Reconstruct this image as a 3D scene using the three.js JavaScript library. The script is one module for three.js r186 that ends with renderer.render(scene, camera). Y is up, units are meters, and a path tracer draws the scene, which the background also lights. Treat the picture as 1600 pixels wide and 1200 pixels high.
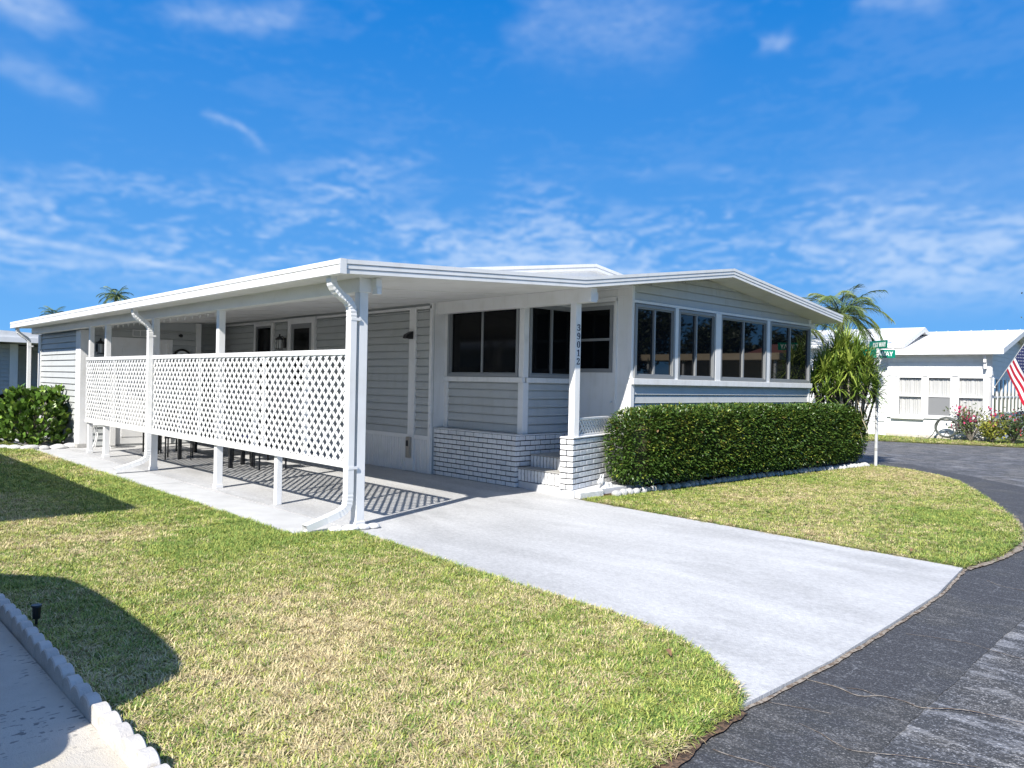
import * as THREE from 'three';
import { RoundedBoxGeometry } from 'three/addons/geometries/RoundedBoxGeometry.js';
import { mergeGeometries, mergeVertices } from 'three/addons/utils/BufferGeometryUtils.js';
import { FontLoader } from 'three/addons/loaders/FontLoader.js';
import { TextGeometry } from 'three/addons/geometries/TextGeometry.js';

// ------------------------------------------------------------------ camera, sky, sun, exposure
const scene = new THREE.Scene();
const camera = new THREE.PerspectiveCamera(2 * Math.atan(600 / 1212.9) * 180 / Math.PI, 4 / 3, 0.05, 2000);
{
  const yaw = 43.42 * Math.PI / 180, pitch = -0.139 * Math.PI / 180, roll = 1.158 * Math.PI / 180;
  const fwd = new THREE.Vector3(Math.sin(yaw) * Math.cos(pitch), Math.sin(pitch), -Math.cos(yaw) * Math.cos(pitch));
  const r0 = new THREE.Vector3(Math.cos(yaw), 0, Math.sin(yaw)), u0 = new THREE.Vector3().crossVectors(r0, fwd);
  const r = r0.clone().multiplyScalar(Math.cos(roll)).addScaledVector(u0, Math.sin(roll));
  const u = u0.clone().multiplyScalar(Math.cos(roll)).addScaledVector(r0, -Math.sin(roll));
  camera.position.set(0, 1.58, 0);
  camera.quaternion.setFromRotationMatrix(new THREE.Matrix4().makeBasis(r, u, fwd.clone().negate()));
}
scene.add(camera);
const renderer = new THREE.WebGLRenderer({ antialias: true });
renderer.toneMapping = THREE.LinearToneMapping;
renderer.toneMappingExposure = 1.6;
renderer.shadowMap.enabled = true;
renderer.shadowMap.type = THREE.PCFSoftShadowMap;

const SUN = new THREE.Vector3(-1.1, 1, 0.40).normalize();
const sun = new THREE.DirectionalLight(new THREE.Color(1, 0.955, 0.885), 5);
sun.position.copy(SUN).multiplyScalar(60).add(new THREE.Vector3(9, 0, -9));
sun.target.position.set(9, 0, -9);
sun.castShadow = true;
sun.shadow.mapSize.set(4096, 4096);
Object.assign(sun.shadow.camera, { left: -32, right: 32, top: 32, bottom: -32, near: 1, far: 160 });
scene.add(sun, sun.target);

// ------------------------------------------------------------------ random numbers and noise
function mulberry(a) { return () => { a |= 0; a = a + 0x6D2B79F5 | 0; let t = Math.imul(a ^ a >>> 15, 1 | a); t = t + Math.imul(t ^ t >>> 7, 61 | t) ^ t; return ((t ^ t >>> 14) >>> 0) / 4294967296; }; }
function hash(x, y, s) { let h = Math.imul(x, 374761393) + Math.imul(y, 668265263) + Math.imul(s, 1274126177) | 0; h = Math.imul(h ^ h >>> 13, 1274126177); return ((h ^ h >>> 16) >>> 0) / 4294967296; }
const TAB = new Float32Array(1 << 20); { const r = mulberry(4242); for (let i = 0; i < TAB.length; i++) TAB[i] = r(); }
function vnoise(x, y, s = 0, per = 0) {
  let xi = Math.floor(x), yi = Math.floor(y); const fx = x - xi, fy = y - yi, u = fx * fx * (3 - 2 * fx), v = fy * fy * (3 - 2 * fy);
  let xj = xi + 1, yj = yi + 1; if (per) { xi = ((xi % per) + per) % per; yi = ((yi % per) + per) % per; xj = xi + 1 === per ? 0 : xi + 1; yj = yi + 1 === per ? 0 : yi + 1; }
  const ox = s * 131, oy = s * 57, r0 = ((yi + oy) & 1023) << 10, r1 = ((yj + oy) & 1023) << 10, c0 = (xi + ox) & 1023, c1 = (xj + ox) & 1023;
  const a = TAB[r0 | c0], b = TAB[r0 | c1], c = TAB[r1 | c0], d = TAB[r1 | c1];
  return a + (b - a) * u + (c - a) * v + (a - b - c + d) * u * v;
}
function fbm(x, y, oct = 4, s = 0, per = 0) { let v = 0, a = 0.5, t = 0; for (let i = 0; i < oct; i++) { v += a * vnoise(x, y, s + i, per); t += a; a *= 0.5; x *= 2; y *= 2; per *= 2; } return v / t; }
const clamp = (x, a = 0, b = 1) => Math.min(b, Math.max(a, x));
const sstep = (a, b, x) => { const t = clamp((x - a) / (b - a)); return t * t * (3 - 2 * t); };
const lerp = (a, b, t) => a + (b - a) * t;

// ------------------------------------------------------------------ the sky: blue air and thin cirrus
{
  const W = 2048, H = 1024, data = new Float32Array(W * H * 4);
  const D = Math.PI / 180;
  const streak = (az, el, a0, e0, a1, e1, w) => {           // a thin cloud between two directions
    const dx = a1 - a0, dy = e1 - e0, L = dx * dx + dy * dy, t = ((az - a0) * dx + (el - e0) * dy) / L;
    if (t < -0.1 || t > 1.1) return 0;
    const d = Math.hypot(az - a0 - t * dx, el - e0 - t * dy);
    return Math.exp(-d * d / (w * w)) * sstep(-0.1, 0.15, t) * (1 - sstep(0.6, 1.1, t));
  };
  for (let j = 0; j < H; j++) for (let i = 0; i < W; i++) {
    const phi = ((i + 0.5) / W - 0.5) * 2 * Math.PI, el = ((j + 0.5) / H - 0.5) * Math.PI;
    const x = Math.cos(el) * Math.cos(phi), y = Math.sin(el), z = Math.cos(el) * Math.sin(phi);
    const e = Math.max(el / D, 0), az = Math.atan2(x, -z) / D;
    const t = Math.pow(clamp(e / 90), 0.5);
    let r = lerp(0.15, 0.008, clamp(t * 1.85)), g = lerp(0.37, 0.115, clamp(t * 1.65)), b = lerp(0.67, 0.405, clamp(t * 1.5));
    if (el > 0) {
      // low cirrus: rippled veils stretched along the horizon (the noise repeats after 360 degrees)
      const wa = fbm(az * 0.2, e * 0.5, 3, 11, 72) - 0.5, wb = fbm(az * 0.2, e * 0.5, 3, 17, 72) - 0.5;
      const veil = fbm(az * 0.1 + wa * 1.2, e * 0.32 + wb, 4, 23, 36), rip = fbm(az * 0.7 + wa * 5 - e * 0.55, e * 2.6 + wb * 5, 5, 31, 252), thread = fbm(az * 1.5 + wb * 8 - e * 1.4, e * 6.0 + wa * 8, 4, 47, 540);
      const lo = sstep(4.0, 8.0, e) * (1 - sstep(10, 15.5, e + wa * 7)), mid = sstep(8, 20, e);
      let c = sstep(0.30, 0.80, rip * 0.58 + thread * 0.32 + (veil - 0.5) * 0.55 + 0.06) * lo * 0.80 + sstep(0.46, 0.9, rip * 0.5 + thread * 0.35 + (veil - 0.5) * 1.1 + 0.08) * mid * (1 - sstep(35, 48, e)) * (0.09 + 0.36 * sstep(26, 34, e));
      if (e > 30) {                                               // overhead the same thin cloud, in plan
        const q = 1 / (y + 0.05), px = x * q, pz = z * q, w1 = fbm(px + 3, pz, 3, 51) - 0.5;
        c += sstep(30, 44, e) * 0.62 * sstep(0.36, 0.74, fbm(px * 1.6 + w1 * 2, pz * 2.8 - w1 * 2, 6, 57) * 0.8 + (fbm(px * 0.6, pz * 0.6, 3, 59) - 0.5) * 0.6 + 0.12);
      }
      const inView = az > -2 && az < 90 && e < 30;
      if (inView) {
        const rag = 0.35 + 1.15 * fbm(az * 1.3 - e, e * 3.4 + az * 0.4, 5, 61), a2 = az + (fbm(az * 0.35, e * 0.7, 4, 71) - 0.5) * 3.4, e2 = e + (fbm(az * 0.5, e * 0.6, 5, 77) - 0.5) * 1.5, e3 = e + (fbm(az * 0.4, e * 0.5, 3, 79) - 0.5) * 0.4;
        c += rag * (0.62 * streak(az, e3, 3, 9.3, 23.5, 6.9, 0.24) + 0.30 * streak(az, e3, 8, 7.6, 18, 7.3, 0.14) + 0.42 * streak(a2, e2, 21.2, 17.6, 25.2, 15.7, 0.28) + 0.30 * streak(a2, e2, 9, 18.8, 15, 17.2, 0.8)
          + 0.42 * streak(a2, e2, 60.0, 22.5, 63.8, 23.2, 0.5) + 0.50 * streak(a2, e2, 7, 21.6, 14, 22.0, 1.1) + 0.36 * streak(a2, e2, 19, 23.2, 29, 24.2, 0.7)
          + 0.26 * streak(a2, e2, 43, 25.5, 58, 24.2, 2.6) + 0.30 * streak(a2, e2, 67, 24.6, 73, 23.8, 0.8) + 0.12 * streak(a2, e2, 64, 12.6, 82, 13.6, 2.6));
      }
      c = clamp(c, 0, 0.85);
      r = lerp(r, 0.52, c * 0.6); g = lerp(g, 0.59, c * 0.6); b = lerp(b, 0.68, c * 0.6);
    } else { const k = sstep(0, -8, el / D); r = lerp(r, 0.12, k); g = lerp(g, 0.14, k); b = lerp(b, 0.10, k); }
    data.set([r, g, b, 1], (j * W + i) * 4);
  }
  const sky = new THREE.DataTexture(data, W, H, THREE.RGBAFormat, THREE.FloatType);
  sky.mapping = THREE.EquirectangularReflectionMapping; sky.magFilter = sky.minFilter = THREE.LinearFilter; sky.needsUpdate = true;
  scene.background = sky; scene.environment = sky;
}

// ------------------------------------------------------------------ textures
function tex(w, h, fn, { srgb = true, rep = [1, 1] } = {}) {   // fn(x, y in 0..1) -> [r,g,b] linear 0..1 (colour) or a grey value
  const d = new Uint8Array(w * h * 4), enc = (v) => srgb ? Math.round(255 * (v <= 0.0031308 ? 12.92 * v : 1.055 * Math.pow(clamp(v), 1 / 2.4) - 0.055)) : Math.round(255 * clamp(v));
  for (let j = 0; j < h; j++) for (let i = 0; i < w; i++) {
    let c = fn((i + 0.5) / w, (j + 0.5) / h); if (!Array.isArray(c)) c = [c, c, c];
    const k = (j * w + i) * 4; d[k] = enc(clamp(c[0])); d[k + 1] = enc(clamp(c[1])); d[k + 2] = enc(clamp(c[2])); d[k + 3] = 255;
  }
  const t = new THREE.DataTexture(d, w, h); t.wrapS = t.wrapT = THREE.RepeatWrapping; t.magFilter = THREE.LinearFilter; t.minFilter = THREE.LinearMipmapLinearFilter; t.generateMipmaps = true;
  if (srgb) t.colorSpace = THREE.SRGBColorSpace; t.repeat.set(...rep); t.needsUpdate = true; return t;
}
const mixc = (a, b, t) => a.map((v, i) => lerp(v, b[i], t));

// ------------------------------------------------------------------ materials (uv is in metres)
const std = (o) => new THREE.MeshStandardMaterial(o);
const phys = (o) => new THREE.MeshPhysicalMaterial(o);
const lin = (r, g, b) => new THREE.Color().setRGB(r, g, b);
const grime = (base, amt, seed, tint = [0.86, 0.84, 0.78]) => tex(512, 512, (x, y) => {   // faint weathering on painted sheet metal
  const a = fbm(x * 8, y * 8, 5, seed, 8), s = fbm(x * 40, y * 5, 4, seed + 9, 0 || 5), f = hash(Math.floor(x * 512), Math.floor(y * 512), seed);
  const k = amt * (sstep(0.45, 0.8, a) * 0.7 + sstep(0.55, 0.85, s) * 0.6) + 0.03 * (f - 0.5);
  return mixc(base, base.map((v, i) => v * tint[i] * 0.86), clamp(k));
}, { rep: [0.5, 0.5] });
const M = {};
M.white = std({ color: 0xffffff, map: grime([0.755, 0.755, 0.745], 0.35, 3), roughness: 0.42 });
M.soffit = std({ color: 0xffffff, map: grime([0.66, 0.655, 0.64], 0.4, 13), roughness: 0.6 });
M.siding = std({ color: 0xffffff, map: grime([0.45, 0.47, 0.468], 0.35, 21), roughness: 0.5 });
M.siding2 = std({ color: 0xffffff, map: grime([0.47, 0.485, 0.48], 0.35, 27), roughness: 0.5 });
M.sidingWhite = std({ color: 0xffffff, map: grime([0.78, 0.785, 0.78], 0.3, 35), roughness: 0.5 });
M.alu = std({ color: lin(0.27, 0.28, 0.285), roughness: 0.42, metalness: 0.25 });
M.glass = phys({ color: lin(0.006, 0.007, 0.009), roughness: 0.02, ior: 1.5, specularIntensity: 1 });
M.darkGlass = phys({ color: lin(0.004, 0.0045, 0.005), roughness: 0.08, ior: 1.5, specularIntensity: 0.3 });
M.screen = std({ color: lin(0.012, 0.013, 0.014), roughness: 0.8 });
M.black = std({ color: lin(0.012, 0.012, 0.013), roughness: 0.35 });
M.lampGlass = phys({ color: lin(0.55, 0.55, 0.52), roughness: 0.25 });
M.mortar = std({ color: 0xffffff, map: tex(256, 256, (x, y) => { const v = 0.03 + 0.05 * fbm(x * 30, y * 30, 4, 5, 30); return [v, v, v * 1.03]; }), roughness: 0.95 });
const brickBump = tex(256, 256, (x, y) => 0.6 * fbm(x * 24, y * 24, 4, 81, 24) + 0.4 * fbm(x * 60, y * 60, 2, 91, 60), { srgb: false, rep: [3, 3] });
M.bricks = [[0.80, 0.80, 0.795], [0.74, 0.74, 0.735], [0.77, 0.765, 0.75], [0.69, 0.695, 0.70]].map((c, i) => std({ color: 0xffffff, map: tex(256, 256, (x, y) => {
  const k = sstep(0.60, 0.78, fbm(x * 18, y * 18, 5, 100 + i, 18)); return mixc(c, [c[0] * 0.66, c[1] * 0.66, c[2] * 0.65], k * 0.55);
}, { rep: [2, 2] }), roughness: 0.7, bumpMap: brickBump, bumpScale: 0.006 }));
M.tread = std({ color: 0xffffff, map: tex(256, 256, (x, y) => { const v = 0.30 + 0.10 * fbm(x * 20, y * 20, 5, 8, 20); return [v * 1.02, v, v * 0.95]; }), roughness: 0.85 });
M.padPaint = std({ color: 0xffffff, map: tex(512, 512, (x, y) => { const v = 0.60 + 0.12 * (fbm(x * 12, y * 12, 5, 18, 12) - 0.5) + 0.05 * (hash(Math.floor(x * 512), Math.floor(y * 512), 2) - 0.5); return [v * 0.985, v, v * 1.02]; }), roughness: 0.75 });
const grainBump = tex(512, 512, (x, y) => 0.5 * hash(Math.floor(x * 512), Math.floor(y * 512), 7) + 0.5 * fbm(x * 90, y * 90, 3, 40, 90), { srgb: false, rep: [1.4, 1.4] });
// driveway: one sheet of paint-rolled concrete, uv 0..1 over 4.6 m x 21 m
M.drive = std({ color: 0xffffff, roughness: 0.78, bumpMap: grainBump, bumpScale: 0.004, map: tex(1024, 2048, (x, y) => {
  const X = x * 4.6, Z = y * 21;
  const roll = fbm(X * 3.6 + 1.6 * fbm(X * 0.5, Z * 0.5, 3, 3), Z * 0.7, 5, 51), blot = fbm(X * 0.8, Z * 0.8, 5, 57), sp = hash(Math.floor(x * 1024), Math.floor(y * 2048), 6), gr = vnoise(X * 55, Z * 38, 67);
  let v = 0.465 + 0.20 * (roll - 0.5) + 0.15 * (blot - 0.5) + 0.12 * (sp - 0.5) + 0.09 * (gr - 0.5);
  v -= 0.05 * sstep(0.6, 0.78, fbm(X * 2.1, Z * 1.1, 5, 63)) + 0.12 * (sp > 0.985 ? 1 : 0);
  return [v * 1.0, v * 0.997, v * 0.985];
}) });
M.stripConc = std({ color: 0xffffff, roughness: 0.8, bumpMap: grainBump, bumpScale: 0.004, map: tex(512, 512, (x, y) => { const v = 0.50 + 0.16 * (fbm(x * 7, y * 7, 5, 71, 7) - 0.5) + 0.07 * (hash(Math.floor(x * 512), Math.floor(y * 512), 4) - 0.5); return [v * 1.0, v, v * 0.985]; }, { rep: [0.6, 0.6] }) });
M.oldConc = std({ color: 0xffffff, roughness: 0.85, bumpMap: grainBump, bumpScale: 0.005, map: tex(1024, 1024, (x, y) => {
  const s = fbm(x * 26, y * 26, 3, 111, 26), b = fbm(x * 5, y * 5, 5, 121, 5), chip = sstep(0.70, 0.74, fbm(x * 60, y * 110, 2, 131, 60)) * sstep(0.42, 0.6, b);
  const v = 0.50 + 0.14 * (b - 0.5) + 0.07 * (s - 0.5); let c = [v * 1.03, v * 0.96, v * 0.84];
  c = mixc(c, [0.52, 0.44, 0.29], 0.5 * sstep(0.6, 0.78, fbm(x * 4, y * 4, 4, 141, 4))); return mixc(c, [0.14, 0.14, 0.14], chip * 0.8);
}, { rep: [0.5, 0.5] }) });
const asphBump = tex(1024, 1024, (x, y) => 0.55 * vnoise(x * 260, y * 260, 9, 260) + 0.45 * vnoise(x * 130, y * 130, 12, 130), { srgb: false, rep: [0.6, 0.6] });
const asphalt = (lo, hi, seed, wear, N = 2048, R = 0.22) => tex(N, N, (x, y) => {
  const st = vnoise(x * 620, y * 620, seed, 620), st2 = vnoise(x * 300, y * 300, seed + 1, 300), b = fbm(x * 6, y * 6, 5, seed + 2, 6), lines = fbm(x * 60, y * 15, 5, seed + 5, 60);
  const crack = 0.6 - 0.6 * sstep(0, 0.008, Math.abs(fbm(x * 5, y * 5, 5, seed + 8, 5) - 0.5)), gate = sstep(0.55, 0.62, fbm(x * 3, y * 3, 2, seed + 15, 3));
  let k = wear * (0.75 * sstep(0.46, 0.74, lines) + 0.2 * sstep(0.45, 0.7, b)) + 0.75 * sstep(0.70, 0.88, st) * (0.4 + 0.9 * b) + 0.30 * sstep(0.6, 0.85, st2) - 0.1;
  k = clamp(k + crack * gate * 0.55); const v = lerp(lo, hi, k);
  return mixc([v * 0.97, v * 0.99, v * 1.05], [v * 1.05, v, v * 0.92], sstep(0.5, 0.7, b) * 0.6);
}, { rep: [R, R] });
M.road = std({ color: 0xffffff, map: asphalt(0.05, 0.34, 200, 0.62, 2048, 0.28), roughness: 0.85, bumpMap: asphBump, bumpScale: 0.008 });
M.seal = std({ color: 0xffffff, map: asphalt(0.042, 0.24, 300, 0.22, 1024, 0.36), roughness: 0.8, bumpMap: asphBump, bumpScale: 0.006 });
M.thatch = std({ color: 0xffffff, roughness: 1, map: tex(1024, 1024, (x, y) => {
  const a = fbm(x * 70, y * 70, 4, 401, 70), b = fbm(x * 8, y * 8, 4, 409, 8);
  return mixc(mixc([0.035, 0.040, 0.012], [0.13, 0.11, 0.05], sstep(0.35, 0.7, a)), [0.09, 0.11, 0.028], sstep(0.35, 0.7, b) * 0.6);
}, { rep: [0.5, 0.5] }) });
M.terrain = std({ color: lin(0.10, 0.125, 0.04), roughness: 1 });
M.mulch = std({ color: 0xffffff, roughness: 1, bumpMap: brickBump, bumpScale: 0.02, map: tex(256, 256, (x, y) => mixc([0.05, 0.024, 0.014], [0.16, 0.07, 0.04], sstep(0.4, 0.7, fbm(x * 34, y * 34, 4, 501, 34))), { rep: [1.5, 1.5] }) });
M.bark = std({ color: 0xffffff, roughness: 0.95, map: tex(256, 256, (x, y) => mixc([0.09, 0.075, 0.06], [0.30, 0.27, 0.23], fbm(x * 10, y * 30, 5, 601, 0 || 10)), { rep: [2, 2] }) });
M.tan = std({ color: lin(0.36, 0.32, 0.26), roughness: 0.6 });
M.navy = std({ color: lin(0.010, 0.014, 0.06), roughness: 0.85 });
M.stone = std({ color: 0xffffff, roughness: 0.8, bumpMap: brickBump, bumpScale: 0.01, map: tex(256, 256, (x, y) => { const v = 0.66 + 0.22 * (fbm(x * 14, y * 14, 5, 701, 14) - 0.5); return [v, v * 0.995, v * 0.97]; }, { rep: [2, 2] }) });
M.edging = std({ color: 0xffffff, roughness: 0.85, bumpMap: brickBump, bumpScale: 0.003, map: tex(512, 512, (x, y) => { const v = 0.50 + 0.2 * (fbm(x * 12, y * 12, 5, 711, 12) - 0.5); return mixc([v * 1.02, v * 0.97, v * 0.90], [0.34, 0.30, 0.24], 0.5 * sstep(0.6, 0.8, fbm(x * 22, y * 22, 4, 719, 22))); }) });
M.signGreen = std({ color: lin(0.0, 0.20, 0.125), roughness: 0.35 });
M.signWhite = std({ color: lin(0.82, 0.84, 0.82), roughness: 0.4 });
M.digit = std({ color: lin(0.012, 0.014, 0.045), roughness: 0.4 });
M.galv = std({ color: 0xffffff, map: grime([0.62, 0.63, 0.63], 0.9, 43, [0.72, 0.72, 0.72]), roughness: 0.5, metalness: 0.15 });
M.rubber = std({ color: lin(0.10, 0.11, 0.10), roughness: 0.6 });
const leafMat = (t = 0.35) => phys({ color: 0xffffff, roughness: 0.55, transmission: t, thickness: 0, side: THREE.DoubleSide, specularIntensity: 0.6 });
M.leaf = std({ color: 0xffffff, roughness: 0.5, side: THREE.DoubleSide });
M.leafGloss = std({ color: 0xffffff, roughness: 0.32, side: THREE.DoubleSide });
M.blade = std({ color: 0xffffff, roughness: 0.7, side: THREE.DoubleSide });

// ------------------------------------------------------------------ geometry helpers
function uvm(g) {                                               // box-projected uv in metres, flat shading kept
  if (g.index) g = g.toNonIndexed();
  const p = g.attributes.position, n = g.attributes.normal, uv = new Float32Array(p.count * 2);
  for (let i = 0; i < p.count; i += 3) {
    let nx = 0, ny = 0, nz = 0; for (let k = 0; k < 3; k++) { nx += Math.abs(n.getX(i + k)); ny += Math.abs(n.getY(i + k)); nz += Math.abs(n.getZ(i + k)); }
    for (let k = 0; k < 3; k++) { const j = i + k, x = p.getX(j), y = p.getY(j), z = p.getZ(j);
      if (ny >= nx && ny >= nz) uv.set([x, z], j * 2); else if (nx >= nz) uv.set([z, y], j * 2); else uv.set([x, y], j * 2); }
  }
  g.setAttribute('uv', new THREE.BufferAttribute(uv, 2)); return g;
}
function box(x0, x1, y0, y1, z0, z1, r = 0) {
  const w = Math.abs(x1 - x0), h = Math.abs(y1 - y0), d = Math.abs(z1 - z0);
  const g = r ? new RoundedBoxGeometry(w, h, d, 1, Math.min(r, w / 2.2, h / 2.2, d / 2.2)) : new THREE.BoxGeometry(w, h, d);
  g.translate((x0 + x1) / 2, (y0 + y1) / 2, (z0 + z1) / 2); return uvm(g);
}
function prism(pts, z0, z1) {                                    // polygon in x-y pushed along z
  const s = new THREE.Shape(pts.map(([x, y]) => new THREE.Vector2(x, y)));
  const g = new THREE.ExtrudeGeometry(s, { depth: Math.abs(z1 - z0), bevelEnabled: false }); g.translate(0, 0, Math.min(z0, z1)); return uvm(g);
}
function sheet(pts, y, thick = 0) {                              // polygon in x-z lying at height y
  const s = new THREE.Shape(pts.map(([x, z]) => new THREE.Vector2(x, -z)));
  const g = thick ? new THREE.ExtrudeGeometry(s, { depth: thick, bevelEnabled: false }) : new THREE.ShapeGeometry(s);
  g.rotateX(-Math.PI / 2); g.translate(0, y - thick, 0); return uvm(g);
}
const merge = (a) => mergeGeometries(a.map((g) => { g = g.index ? g.toNonIndexed() : g; for (const k of Object.keys(g.attributes)) if (!['position', 'normal', 'uv'].includes(k)) g.deleteAttribute(k); return g; }));
function tube(pts, r, seg = 24, rad = 8, closed = false) { return new THREE.TubeGeometry(new THREE.CatmullRomCurve3(pts.map((p) => new THREE.Vector3(...p)), closed, 'catmullrom', 0.3), seg, r, rad, closed); }
function cyl(x, z, y0, y1, r0, r1 = r0, n = 16) { const g = new THREE.CylinderGeometry(r1, r0, y1 - y0, n); g.translate(x, (y0 + y1) / 2, z); return uvm(g); }

const taken = {};
function numbered(name) { const n = taken[name] = (taken[name] ?? -1) + 1; return n ? name + '_' + String(n).padStart(3, '0') : name; }
function shade(m) { m.castShadow = m.receiveShadow = true; return m; }
function tag(o, label, category, group, kind) { o.userData.label = label; if (category) o.userData.category = category; if (group) o.userData.group = group; if (kind) o.userData.kind = kind; return o; }
const OFF = new Map();
function thing(name, label, category, base = [0, 0, 0], turn = 0, group, local = false) {   // parts of a thing are given in world metres unless local
  const o = new THREE.Group(); o.name = numbered(name); o.position.set(...base); o.rotation.y = turn; scene.add(o);
  OFF.set(o, local ? [0, 0, 0] : base); tag(o, label, category, group); return o;
}
function part(name, g, m, parent, label) {
  const o = shade(new THREE.Mesh(g, m)); o.name = name; const f = OFF.get(parent);
  if (f) o.position.set(-f[0], -f[1], -f[2]); if (label) o.userData.label = label; parent.add(o); return o;
}
function single(name, g, m, label, category, base, group) {      // a thing that is one mesh, its origin at its base
  g.translate(-base[0], -base[1], -base[2]); const o = shade(new THREE.Mesh(g, m)); o.name = numbered(name); o.position.set(...base); scene.add(o); return tag(o, label, category, group);
}
function struct(name, g, m, label) { const o = shade(new THREE.Mesh(g, m)); o.name = numbered(name); scene.add(o); o.userData.kind = 'structure'; if (label) o.userData.label = label; return o; }

// walls: s runs along the wall, y up, d out of it
const wallL = (x0) => ({ L: true, p: x0, bx: (s0, s1, y0, y1, d0, d1, r) => box(x0 - d1, x0 - d0, y0, y1, s0, s1, r) });   // faces -x, s = z
const wallF = (z0) => ({ L: false, p: z0, bx: (s0, s1, y0, y1, d0, d1, r) => box(s0, s1, y0, y1, z0 + d0, z0 + d1, r) });  // faces +z, s = x
function plankGeo(w, s0, s1, y0, h, lap = 0.024) {               // one lapped board: foot stands proud, head tucks in
  const prof = [[-0.004, y0 + h - 0.014], [-0.016, y0 + h - 0.014], [-0.016, y0], [lap, y0], [lap, y0 + 0.010], [lap * 0.82, y0 + 0.016], [0.0, y0 + h - 0.016]];
  const sh = new THREE.Shape(prof.map(([d, y]) => new THREE.Vector2(d, y)));
  const g = new THREE.ExtrudeGeometry(sh, { depth: s1 - s0, bevelEnabled: false });   // x = out, y = up, z = along
  if (w.L) { g.rotateY(Math.PI); g.translate(w.p, 0, s1); } else { g.rotateY(-Math.PI / 2); g.translate(s1, 0, w.p); }
  return uvm(g);
}
let plankN = 0;
function siding(w, s0, s1, y0, y1, parent, mats = [M.siding, M.siding2], course = 0.132, lap) {
  for (let y = y0, k = 0; y < y1 - 0.02; y += course, k++) {
    const h = Math.min(course, y1 - y); part('siding_plank', plankGeo(w, s0, s1, y, h, lap), mats[(plankN++ * 7 + k * 3) % mats.length], parent);
  }
}
function slider(w, s0, s1, y0, y1, parent, { name = 'window', depth = 0.055, horiz = false, pane = M.glass } = {}) {   // aluminium window: frame > panes, sash bars, track
  const t = 0.045, o = merge([w.bx(s0, s1, y1 - t, y1, -0.02, depth), w.bx(s0, s1, y0, y0 + t, -0.02, depth), w.bx(s0, s0 + t, y0 + t, y1 - t, -0.02, depth), w.bx(s1 - t, s1, y0 + t, y1 - t, -0.02, depth)]);
  const f = part(name, o, M.alu, parent), b = 0.022;
  const a0 = s0 + t, a1 = s1 - t, b0 = y0 + t, b1 = y1 - t;
  if (horiz) {
    const m = (b0 + b1) / 2;
    part('pane', w.bx(a0, a1, m + b, b1, 0.006, 0.012), pane, f); part('pane', w.bx(a0, a1, b0, m - b, -0.008, -0.002), pane, f);
    part('meeting_rail', w.bx(a0, a1, m - b, m + b, -0.01, 0.035), M.alu, f);
  } else {
    const m = (a0 + a1) / 2;
    part('pane', w.bx(a0 + b, m - b / 2, b0 + b, b1 - b, -0.008, -0.002), pane, f); part('pane', w.bx(m + b / 2, a1 - b, b0 + b, b1 - b, 0.008, 0.014), pane, f);
    part('sash_frame', merge([w.bx(a0, a1, b1 - b, b1, -0.012, 0.03), w.bx(a0, a1, b0, b0 + b, -0.012, 0.03), w.bx(a0, a0 + b, b0 + b, b1 - b, -0.012, 0.03), w.bx(a1 - b, a1, b0 + b, b1 - b, -0.012, 0.03)]), M.alu, f);
    part('meeting_rail', w.bx(m - b / 2 - 0.008, m + b / 2 + 0.008, b0 + b, b1 - b, -0.012, 0.032), M.alu, f);
  }
  return f;
}

// ------------------------------------------------------------------ ground, roads, slabs
struct('terrain', sheet([[-400, 400], [400, 400], [400, -400], [-400, -400]], -0.07), M.terrain);
struct('road', sheet([[-40, 6.5], [70, 6.5], [70, -1.2], [33, -1.6], [28.4, -3.0], [26.4, -5.6], [25.2, -8.6], [24.4, -11], [21.8, -40], [15.5, -40], [15.8, -7.5], [8, -3.2], [-40, -1.6]], -0.025), M.road, 'grey worn asphalt road curving round the corner lot');
function ragged(pts, step, amp, seed) {                            // subdivide an outline and roughen it
  const o = []; pts.forEach((a, i) => { const b = pts[(i + 1) % pts.length], L = Math.hypot(b[0] - a[0], b[1] - a[1]), n = Math.max(1, Math.round(L / step)), nx = -(b[1] - a[1]) / L, nz = (b[0] - a[0]) / L; for (let k = 0; k < n; k++) { const t = k / n, x = lerp(a[0], b[0], t), z = lerp(a[1], b[1], t), j = amp * (fbm(x * 4 + seed, z * 4, 3, seed) - 0.5) * 2 + amp * 0.6 * (vnoise(x * 31, z * 31, seed + 3) - 0.5); o.push([x + nx * j, z + nz * j]); } }); return o;
}
function ribbonXZ(path, w, amp, seed) {                            // thin irregular band lying along a path
  const c = new THREE.CatmullRomCurve3(path.map(([x, z]) => new THREE.Vector3(x, 0, z))), n = Math.max(12, Math.round(c.getLength() / 0.03)), A = [], B = [];
  for (let i = 0; i <= n; i++) { const t = i / n, p = c.getPointAt(t), d = c.getTangentAt(t), j = amp * (fbm(p.x * 9, p.z * 9, 3, seed) - 0.5) * 2, k = w * (0.25 + 1.4 * fbm(p.x * 14 + 5, p.z * 14, 3, seed + 7)) * 0.5; A.push([p.x - d.z * (j + k), p.z + d.x * (j + k)]); B.push([p.x - d.z * (j - k), p.z + d.x * (j - k)]); }
  return [...A, ...B.reverse()];
}
M.sand = std({ color: 0xffffff, roughness: 1, bumpMap: brickBump, bumpScale: 0.006, map: tex(256, 256, (x, y) => mixc([0.30, 0.26, 0.21], [0.13, 0.09, 0.06], sstep(0.42, 0.66, fbm(x * 26, y * 26, 4, 801, 26))), { rep: [2, 2] }) });
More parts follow.
